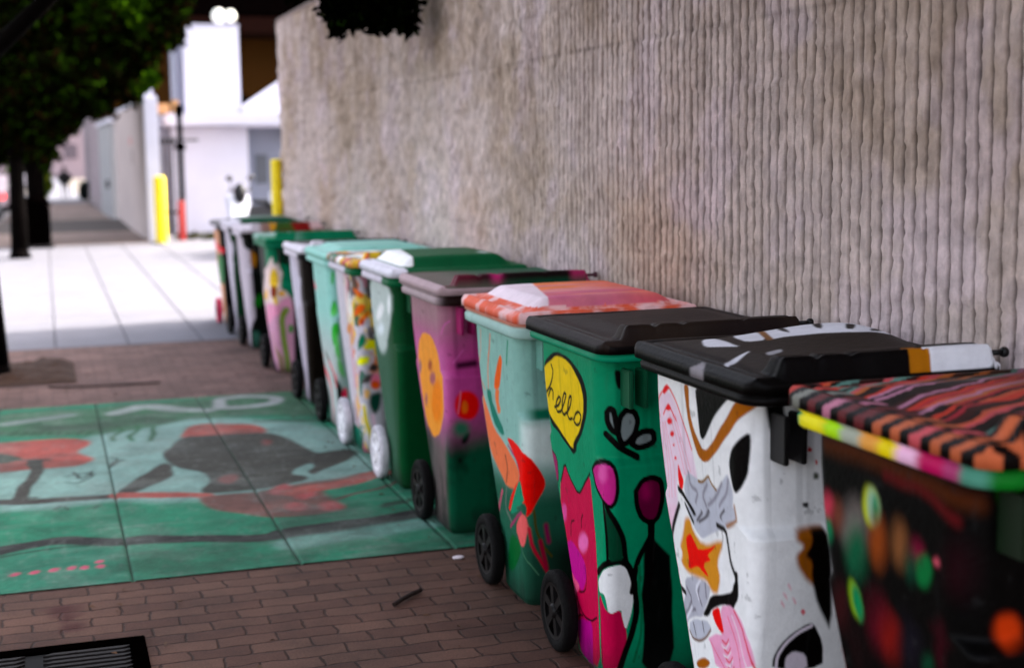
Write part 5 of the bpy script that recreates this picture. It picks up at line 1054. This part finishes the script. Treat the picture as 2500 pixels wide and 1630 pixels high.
# earth square with its kerb of dirt, and the cast grate near the camera
sq = np.array([[-.9, 11.35], [.16, 11.30], [.155, 12.42], [-.9, 12.46]])
gx, gy_ = np.meshgrid(np.linspace(0, 1, 50), np.linspace(0, 1, 50)); Q = (sq[0] * ((1 - gx) * (1 - gy_))[..., None] + sq[1] * (gx * (1 - gy_))[..., None] + sq[2] * (gx * gy_)[..., None] + sq[3] * ((1 - gx) * gy_)[..., None])
ZZ = .008 + .09 * fbm(Q[..., 0] * 6, Q[..., 1] * 6, 3) * np.minimum(1, 8 * np.minimum(np.minimum(gx, 1 - gx), np.minimum(gy_, 1 - gy_)))
tag(link_mesh('earth', np.concatenate([Q, ZZ[..., None]], -1), grid_faces(50, 50), mat('tree_earth', (74, 52, 38), .95, noise=.3, nscale=12, bump=1, bscale=40)), kind='structure')
gr = thing('tree_grate', (-.30, 4.62, 0), 'dark cast iron tree grate set in the brown brick paving', 'grate')
mb = MB(); 
for s_ in ((-.56, .56, .50, .56), (-.56, .56, -.56, -.50)): mb.box(s_[0], s_[1], s_[2], s_[3], -.02, .012, bev=.003)
for s_ in ((-.56, -.50), (.50, .56)): mb.box(s_[0], s_[1], -.50, .50, -.02, .011, bev=.003)
mb.build('frame', M_dark_metal, gr)
mb = MB()
for k in range(24):
    y = -.48 + k * .041
    for x in (-.36, 0, .36):
        mb.prism([(x - .15, y), (x - .12, y + .02), (x + .15, y + .02), (x + .12, y)], 'z', -.012, .009)
mb.build('bars', mat('rusted_iron', (26, 14, 11), .8, noise=.3, nscale=20), gr)
tag(MB().box(-.80, .20, 4.12, 5.12, -.0, .0015).build('grate_pit', mat('pit_black', (8, 6, 6), .95)), kind='structure')

# ------------------------------------------------------------------ small litter
def twig(pts, r, label, m):
    mb = MB(); limb(mb, pts, [r] * len(pts), 7); return tag(mb.build('twig', m), label, 'twig')
twig([(-.05, 11.1, .012), (.10, 11.02, .015), (.28, 11.02, .010), (.5, 10.98, .014), (.75, 11.0, .012)], .007, 'twig modelled for a long bent dark crack in the dusty paving by the earth square', mat('twig_brown', (44, 26, 18), .9))  # a crack in the paving, shaped as a thin twig
twig([(1.19, 5.20, .012), (1.24, 5.25, .016), (1.29, 5.31, .011), (1.33, 5.335, .014)], .009, 'short dark twig lying on the brown brick paving', mat('twig_brown', (44, 26, 18), .9))
tag(MB().ball((1.60, 5.74, .008), .022, 1.2, .7, .35).build('paper_scrap', mat('paper_white', (220, 210, 215), .8)), 'tiny crumpled white paper scrap near the teal bin wheel', 'litter')

# ------------------------------------------------------------------ street furniture
lb = thing('litter_bin', (-.19, 27.75, 0), 'square black litter bin standing by the two dark tree trunks', 'litter bin')
MB().box(-.25, .27, -.25, .25, .06, .78, bev=.03).build('body', M_dark_metal, lb)
MB().box(-.29, .31, -.29, .29, -.0, .06, bev=.01).build('base', mat('brown_black', (30, 20, 20), .8), lb)
mb = MB(); mb.box(-.27, .30, -.27, .27, .782, .83, bev=.012); mb.lathe([(.25, .83), (.24, .88), (.18, .92), (.001, .935)], 'z', (.01, 0, 0), 24); mb.build('lid', M_dark_metal, lb)
gb = thing('green_bin', (2.08, 78.0, gzf(78)), 'dark green round topped bin far along the pavement by the pale facade', 'litter bin')
MB().box(-.40, .40, -.35, .35, .05, .92, bev=.10).build('body', mat('dark_bin_green', (8, 22, 20), .5, spec=.1), gb)
mb = MB(); mb.box(-.42, .42, -.37, .37, .925, 1.02, bev=.04); mb.build('lid', mat('bin_lid_green', (16, 70, 60), .5), gb)
def bollard(x, y, h, r, label):
    b = thing('bollard', (x, y, gzf(y)), label, 'bollard', 'yellow steel bollards beside the driveway')
    MB().lathe([(r, .0), (r, h - r * .5), (r * .93, h - r * .25), (r * .7, h - r * .08), (r * .001, h)], 'z', (0, 0, 0), 28).build('post', M_yellow, b, sm=True)
    MB().lathe([(r * 1.5, 0), (r * 1.5, .015), (r * 1.02, .03)], 'z', (0, 0, 0), 24).build('footing', M_concrete, b)
bollard(2.045, 27.6, 1.27, .108, 'yellow bollard at the pale end of the left boundary wall')
bollard(2.322, 15.14, 1.64, .056, 'slim yellow bollard close against the end of the ribbed block wall')

# black gate pole with its arm and red sleeve
gp_ = thing('gate_pole', (2.54, 28.5, 0), 'tall black pole with a red sleeve hinging the slatted gate', 'pole')
MB().tube((0, 0, 0), (0, 0, 2.38), .052).build('post', M_dark_metal, gp_, sm=True)
MB().tube((0, -.02, 1.93), (.34, -.02, 1.93), .018).tube((-.02, -.02, 1.85), (-.14, -.02, 1.78), .02).box(-.09, .09, -.09, .05, 1.74, 1.86, bev=.01).build('arm', M_dark_metal, gp_)
MB().lathe([(.066, 0), (.066, .76), (.055, .78)], 'z', (-.045, -.04, .0), 20).build('sleeve', mat('red_paint', (150, 18, 16), .5), gp_, sm=True)
MB().box(-.075, .075, -.075, .075, 2.38, 2.60, bev=.02).build('cap', M_dark_metal, gp_)
gate = thing('yard_gate', (-.13, 28.9, 0), 'pale grey slatted metal gate between the boundary wall and black pole', 'gate')
M_gate = mat('gate_grey', (104, 104, 112), .6)
mb = MB()
for k in range(5): mb.box(2.27 + k * .082, 2.305 + k * .082, -.02, .02, .06, 2.02, bev=.004)
mb.build('slats', M_gate, gate)
MB().box(2.24, 2.64, .021, .045, .50, .56).box(2.24, 2.64, .021, .045, 1.86, 1.96).build('rail', M_dark_metal, gate)

# ------------------------------------------------------------------ left boundary wall and facades beyond
bw = thing('boundary_wall', (0, 0, 0), 'grey boundary wall with a white end beyond the driveway', 'wall')
MB().prism([(28.45, 0), (28.45, 2.70), (40.5, 2.70), (40.5, -.3), (34, -.2)], 'x', 1.885, 2.10).build('wall_panel', M_grey_wall, bw)
MB().box(1.872, 2.128, 28.28, 28.449, 0, 2.74, bev=.012).build('pier', M_white, bw)
MB().prism([(28.45, 2.702), (28.45, 2.78), (40.52, 2.78), (40.52, 2.702)], 'x', 1.86, 2.125).build('coping', M_white, bw)
MB().box(1.880, 1.8848, 33.2, 33.55, 1.86, 2.03).build('notice', mat('red_notice', (196, 70, 50), .6), bw)
MB().box(1.876, 1.8848, 32.6, 32.9, 1.45, 1.75, bev=.002).build('meter_plate', mat('faded_plate', (128, 118, 116), .7), bw)
gh = thing('grey_outbuilding', (0, 0, 0), 'grey flat fronted outbuilding standing forward past the boundary wall', 'building')
MB().box(1.86, 2.8, 42.6, 52.0, -.5, 2.55, bev=.02).build('wall', mat('cool_grey_paint', (150, 150, 152), .85, noise=.06), gh)
MB().box(1.81, 2.82, 42.5, 52.1, 2.551, 2.66, bev=.01).build('parapet', M_white, gh)
MB().tube((1.859, 45.0, .75), (1.78, 45.0, .75), .12).build('wall_fitting', M_dark_metal, gh)
fa = thing('pale_facade', (0, 0, 0), 'long pale pinkish facade with pilasters along the far pavement', 'building')
MB().box(2.3, 8, 53, 84, -1.2, 4.9).build('wall', M_far_wall, fa)
for k in range(8):
    y = 54 + k * 4.0
    MB().box(2.14, 2.3, y, y + .55, -1.2, 4.6, bev=.02).build('pilaster', M_far_wall, fa)
MB().box(2.10, 8.1, 52.9, 84.2, 4.901, 5.2, bev=.03).build('cornice', M_white, fa)
MB().box(2.2, 2.3, 52.99, 84, -1.3, -.35).build('plinth', mat('plinth_grey', (150, 140, 140), .9), fa)
eb = thing('end_building', (0, 0, 0), 'pink white building closing the far end of the street', 'building')
MB().box(-30, 14, 190, 205, -3, 9.5).build('wall', mat('pink_white_paint', (160, 144, 150), .85), eb)
for k in range(12):
    for (a, b_) in ((.8, 2.6), (4.4, 6.4)): MB().box(-28 + k * 3.4, -26.4 + k * 3.4, 189.9, 189.98, a, b_).build('window', mat('dark_panes', (110, 100, 108), .2), eb)

# ------------------------------------------------------------------ white yard building, tower, brown building
yb = thing('white_garage', (0, 0, 0), 'low white garage with a thick ledge across the back of the yard', 'building')
MB().box(2.62, 4.20, 31.2, 36, 0, 2.21).build('wall', M_white, yb)
MB().box(2.50, 5.62, 30.6, 36, 2.232, 2.50, bev=.03).build('roof_ledge', M_white, yb)
MB().box(2.10, 2.615, 31.6, 36, 0, 2.21).build('side_wall', mat('cool_white', (150, 152, 166), .8), yb)
dr = MB().box(4.205, 5.45, 31.35, 31.5, 0, 2.2).build('door', mat('grey_door', (126, 130, 144), .6, noise=.05), yb)
mb = MB()
for k in range(1): mb.box(4.36, 4.62, 31.33, 31.349, 1.0, 1.62, bev=.003)
mb.build('window', mat('window_dark', (96, 100, 108), .15), dr)
MB().box(4.76, 4.80, 31.30, 31.348, .80, .90, bev=.004).build('handle', M_dark_metal, dr)
MB().box(4.98, 5.40, 31.10, 31.34, 2.02, 2.18, bev=.02).build('lintel_box', M_dark_metal, yb)
wt = thing('white_tower', (0, 0, 0), 'square windowless white tower rising from the garage roof', 'tower')
MB().box(3.03, 4.24, 32.4, 34.4, 2.502, 4.42, bev=.02).build('wall', M_white, wt)
MB().box(2.90, 3.025, 32.7, 34.3, 2.502, 4.36).build('side_return', mat('cool_white'), wt)
MB().box(3.01, 4.26, 32.37, 34.43, 4.422, 4.455, bev=.008).build('coping', M_white, wt)
sp = thing('sloping_parapet', (0, 0, 0), 'white parapet sloping up from the tower foot towards the block wall', 'wall')
MB().prism([(4.25, 2.502), (4.25, 2.62), (5.62, 3.52), (5.62, 2.502)], 'y', 32.2, 32.5).build('parapet_panel', M_white, sp)
MB().prism([(4.27, 2.631), (4.27, 2.69), (5.62, 3.58), (5.62, 3.521)], 'y', 32.15, 32.55).build('capping', M_white, sp)
tp = thing('thin_parapet', (0, 0, 0), 'narrow white upright fin standing behind the boundary wall end', 'wall')
MB().prism([(2.36, 2.0), (2.36, 3.40), (2.62, 3.72), (2.62, 2.0)], 'y', 36.2, 36.5).build('fin', M_white, tp)
MB().prism([(2.33, 3.41), (2.33, 3.47), (2.66, 3.88), (2.66, 3.77)], 'y', 36.15, 36.55).build('capping', M_white, tp)
lamp = thing('roof_lamp', (3.98, 33.0, 4.455), 'twin white globe lamp on a short stem on the white tower', 'lamp')
MB().tube((0, 0, 0), (0, 0, .12), .03).build('stem', M_white, lamp)
for x, r in ((-.09, .15), (.17, .13)):
    MB().ball((x, 0, .23), r, 1, 1, 1.1).build('globe', mat('lamp_globe', (250, 240, 225), .3, noise=.0), lamp, sm=True)
br = thing('brown_building', (0, 0, 0), 'dark brown building with a deep black eave behind the yard', 'building')
MB().box(1.9, 13, 44, 52, 0, 5.0).build('wall', mat('brown_render', (66, 44, 16), .9, noise=.08, nscale=1, spec=.05), br)
MB().box(1.4, 14, 42.2, 52.4, 5.02, 5.5, bev=.03).build('eave', mat('maroon_fascia', (34, 14, 8), .9, spec=.05), br)
MB().prism([(42.3, 5.51), (42.3, 5.6), (47.2, 9.8), (52.3, 5.6), (52.3, 5.51)], 'x', 1.4, 14).build('roof', mat('black_shingle', (5, 3, 3), 1.0, noise=.3, nscale=5, spec=0), br)
MB().box(5.55, 5.95, 43.93, 43.99, 3.05, 3.35, bev=.01).build('vent', M_dark_metal, br)
pb = thing('plant_box', (2.66, 31.4, 2.50), 'small terracotta box standing on the garage ledge by the pole', 'box')
MB().box(-.30, -.05, 0, .2, .002, .22, bev=.02).build('pot', mat('terracotta', (190, 150, 110), .8), pb)
MB().box(0, .14, 0, .2, .002, .30, bev=.02).build('pot', mat('tan_paint', (170, 136, 96), .8), pb)

# weeds along the yard edge
leaf_w = leaf_mesh('weeds', [(2.5 + k * .25, 28.6 + .1 * math.sin(k * 2.3), .06, .16, .1, .09) for k in range(12)], 900, .05, ((70, 74, 40), (90, 86, 50)), None, 9)
tag(leaf_w, 'strip of low dry weeds along the yard edge by the pole', 'weeds', kind='stuff')

# scooter parked in the yard
scr = thing('motor_scooter', (3.38, 24.2, 0), 'white motor scooter with a black seat parked in the yard mouth', 'scooter', rz=R(112))
M_sw = mat('scooter_white', (206, 206, 214), .3, noise=.03); M_sb = mat('scooter_black', (20, 18, 20), .5)
mb = MB(); mb.prism([(-.62, .45), (-.66, .72), (-.45, .84), (.02, .80), (.12, .60), (.05, .40), (-.30, .30)], 'y', -.14, .14); mb.build('rear_body', mat('scooter_grey', (60, 58, 62), .4), scr)
MB().box(-.62, .04, -.13, .13, .842, .91, bev=.03).build('seat', M_sb, scr)
MB().box(.05, .48, -.15, .15, .26, .32, bev=.02).build('footboard', M_sb, scr)
MB().prism([(.46, .28), (.60, .92), (.70, .98), (.74, .90), (.62, .30)], 'y', -.19, .19).build('front_shield', M_sw, scr)
MB().tube((.60, 0, .90), (.58, 0, 1.03), .03).tube((.56, -.22, 1.05), (.56, .22, 1.05), .018).ball((.58, 0, 1.0), .11, 1.0, 1.0, 1.6).build('handlebar', M_sb, scr, sm=True)
for y in (-.17, .17):
    MB().tube((.56, y, 1.05), (.55, y * 1.15, 1.22), .008).ball((.55, y * 1.2, 1.26), .07, .4, 1, .7).build('mirror', M_sb, scr, sm=True)
MB().box(-.98, -.66, -.19, .19, .82, 1.10, bev=.05).build('top_case', M_sw, scr)
for x in (-.50, .78):
    w = MB().lathe([(.14, -.04), (.20, -.05), (.225, -.02), (.225, .02), (.20, .05), (.14, .04)], 'x', (0, 0, 0), 28).build('wheel', M_black_rubber, scr, sm=True); w.rotation_euler = (0, 0, R(90)); w.location = (x, 0, .225)
    h = MB().lathe([(.001, -.02), (.14, -.03), (.14, .03), (.001, .02)], 'x', (0, 0, 0), 20).build('hub', mat('alloy', (150, 150, 155), .3, metal=.8), w)

# ------------------------------------------------------------------ parked vehicles down the road
def vehicle(name, loc, L, W, H, paintc, label, cat, boxy):
    v_ = thing(name, loc, label, cat); m = mat('paint_' + label[:9].replace(' ', '_'), paintc, .3, noise=.03)
    if boxy: prof = [(0, .35), (0, H * .95), (.1, H), (L - 1.3, H), (L - .8, H * .72), (L - .05, H * .5), (L, .35)]
    else: prof = [(0, .32), (.02, H * .60), (.5, H * .66), (1.2, H * .98), (2.5, H), (3.3, H * .66), (L - .1, H * .55), (L, .32)]
    MB().prism(prof, 'x', -W / 2, W / 2).build('body', m, v_)
    gl = mat('vehicle_glass', (30, 34, 40), .1)
    if boxy: MB().prism([(L - 1.25, H * .93), (L - .84, H * .72), (L - 1.9, H * .60), (L - 1.9, H * .9)], 'x', -W / 2 - .006, W / 2 + .006).build('side_window', gl, v_); MB().box(-W * .4, W * .4, -.012, -.002, H * .55, H * .85).build('rear_window', gl, v_)
    else: MB().prism([(.75, H * .68), (1.28, H * .93), (2.4, H * .94), (3.05, H * .68)], 'x', -W / 2 - .006, W / 2 + .006).build('side_window', gl, v_)
    for x in (-W / 2 + .09, W / 2 - .22):
        MB().box(x, x + .13, -.02, .0, H * .42, H * .52, bev=.004).build('tail_light', mat('tail_red', (230, 24, 14), .3, emit=((255, 20, 10), 2.0)), v_)
    for x in (-W / 2 - .01, W / 2 - .19):
        for y in (.85, L - .85):
            w = MB().lathe([(.18, .0), (.30, .0), (.33, .03), (.33, .17), (.30, .2), (.18, .2)], 'x', (x, y, .33), 28).build('wheel', M_black_rubber, v_, sm=True)
            MB().lathe([(.001, .03), (.18, .02), (.18, .18), (.001, .17)], 'x', (x, y, .33), 20).build('rim', mat('alloy'), w)
    return v_
vehicle('parked_car', (-2.28, 44.5, gzf(45) - .145), 4.4, 1.78, 1.45, (26, 22, 24), 'dark parked car at the kerb beyond the leftmost trunk', 'car', False)
vehicle('parked_car', (-2.3, 60.0, gzf(60) - .145), 4.4, 1.78, 1.45, (206, 188, 190), 'pale parked car at the kerb farther on', 'car', False)
vehicle('white_van', (-1.55, 122, gzf(122) - .145), 5.2, 2.0, 2.3, (225, 218, 224), 'small white van with a red tail light far down the street', 'van', True)

# ------------------------------------------------------------------ the walker, far off
def person(loc):
    p = thing('person', loc, 'person in a dark jacket walking away far down the pavement', 'person', rz=R(8))
    J = [(0, 0, .95), (0, .01, 1.12), (0, .02, 1.32), (0, .02, 1.46), (0, .03, 1.56), (0, .04, 1.66), (0, .04, 1.76),
         (-.10, 0, .90), (-.12, .10, .50), (-.12, .02, .09), (-.12, .14, .05), (.10, 0, .90), (.12, -.05, .50), (.12, -.22, .12), (.12, -.12, .05),
         (-.19, .02, 1.42), (-.30, -.02, 1.18), (-.22, .12, 1.00), (-.19, .17, .94), (.19, .02, 1.42), (.30, -.06, 1.18), (.24, .06, .98), (.21, .11, .92)]
    E = [(0, 1), (1, 2), (2, 3), (3, 4), (4, 5), (5, 6), (0, 7), (7, 8), (8, 9), (9, 10), (0, 11), (11, 12), (12, 13), (13, 14), (3, 15), (15, 16), (16, 17), (17, 18), (3, 19), (19, 20), (20, 21), (21, 22)]
    Rr = [.15, .14, .17, .12, .06, .095, .07, .095, .062, .042, .035, .095, .062, .042, .035, .075, .055, .04, .035, .075, .055, .04, .035]
    me = bpy.data.meshes.new('body'); me.from_pydata(J, E, []); o = bpy.data.objects.new('body', me); scene.collection.objects.link(o); o.parent = p
    md = o.modifiers.new('skin', 'SKIN')
    for i, r in enumerate(Rr): me.skin_vertices[0].data[i].radius = (r, r * .85); 
    me.skin_vertices[0].data[0].use_root = True
    o.modifiers.new('sub', 'SUBSURF').levels = 1; me.materials.append(mat('dark_trousers', (44, 32, 24), .8, spec=.05))
    # jacket as a slightly larger closed coat round the torso
    mb = MB(); mb.lathe([(.20, .80), (.24, .95), (.22, 1.12), (.26, 1.30), (.25, 1.42), (.14, 1.50), (.09, 1.54)], 'z', (0, .01, 0), 24); 
    limb(mb, [(-.20, .02, 1.40), (-.33, -.02, 1.18), (-.25, .10, 1.02)], [.10, .08, .06]); limb(mb, [(.20, .02, 1.40), (.33, -.06, 1.18), (.27, .04, 1.0)], [.10, .08, .06])
    mb.build('jacket', mat('black_jacket', (12, 10, 12), .8), p, sm=True)
    MB().ball((0, .035, 1.70), .115, 1, 1.05, 1.12).build('hair', mat('brown_hair', (46, 28, 20), .8), p, sm=True)
person((1.07, 82, gzf(82)))
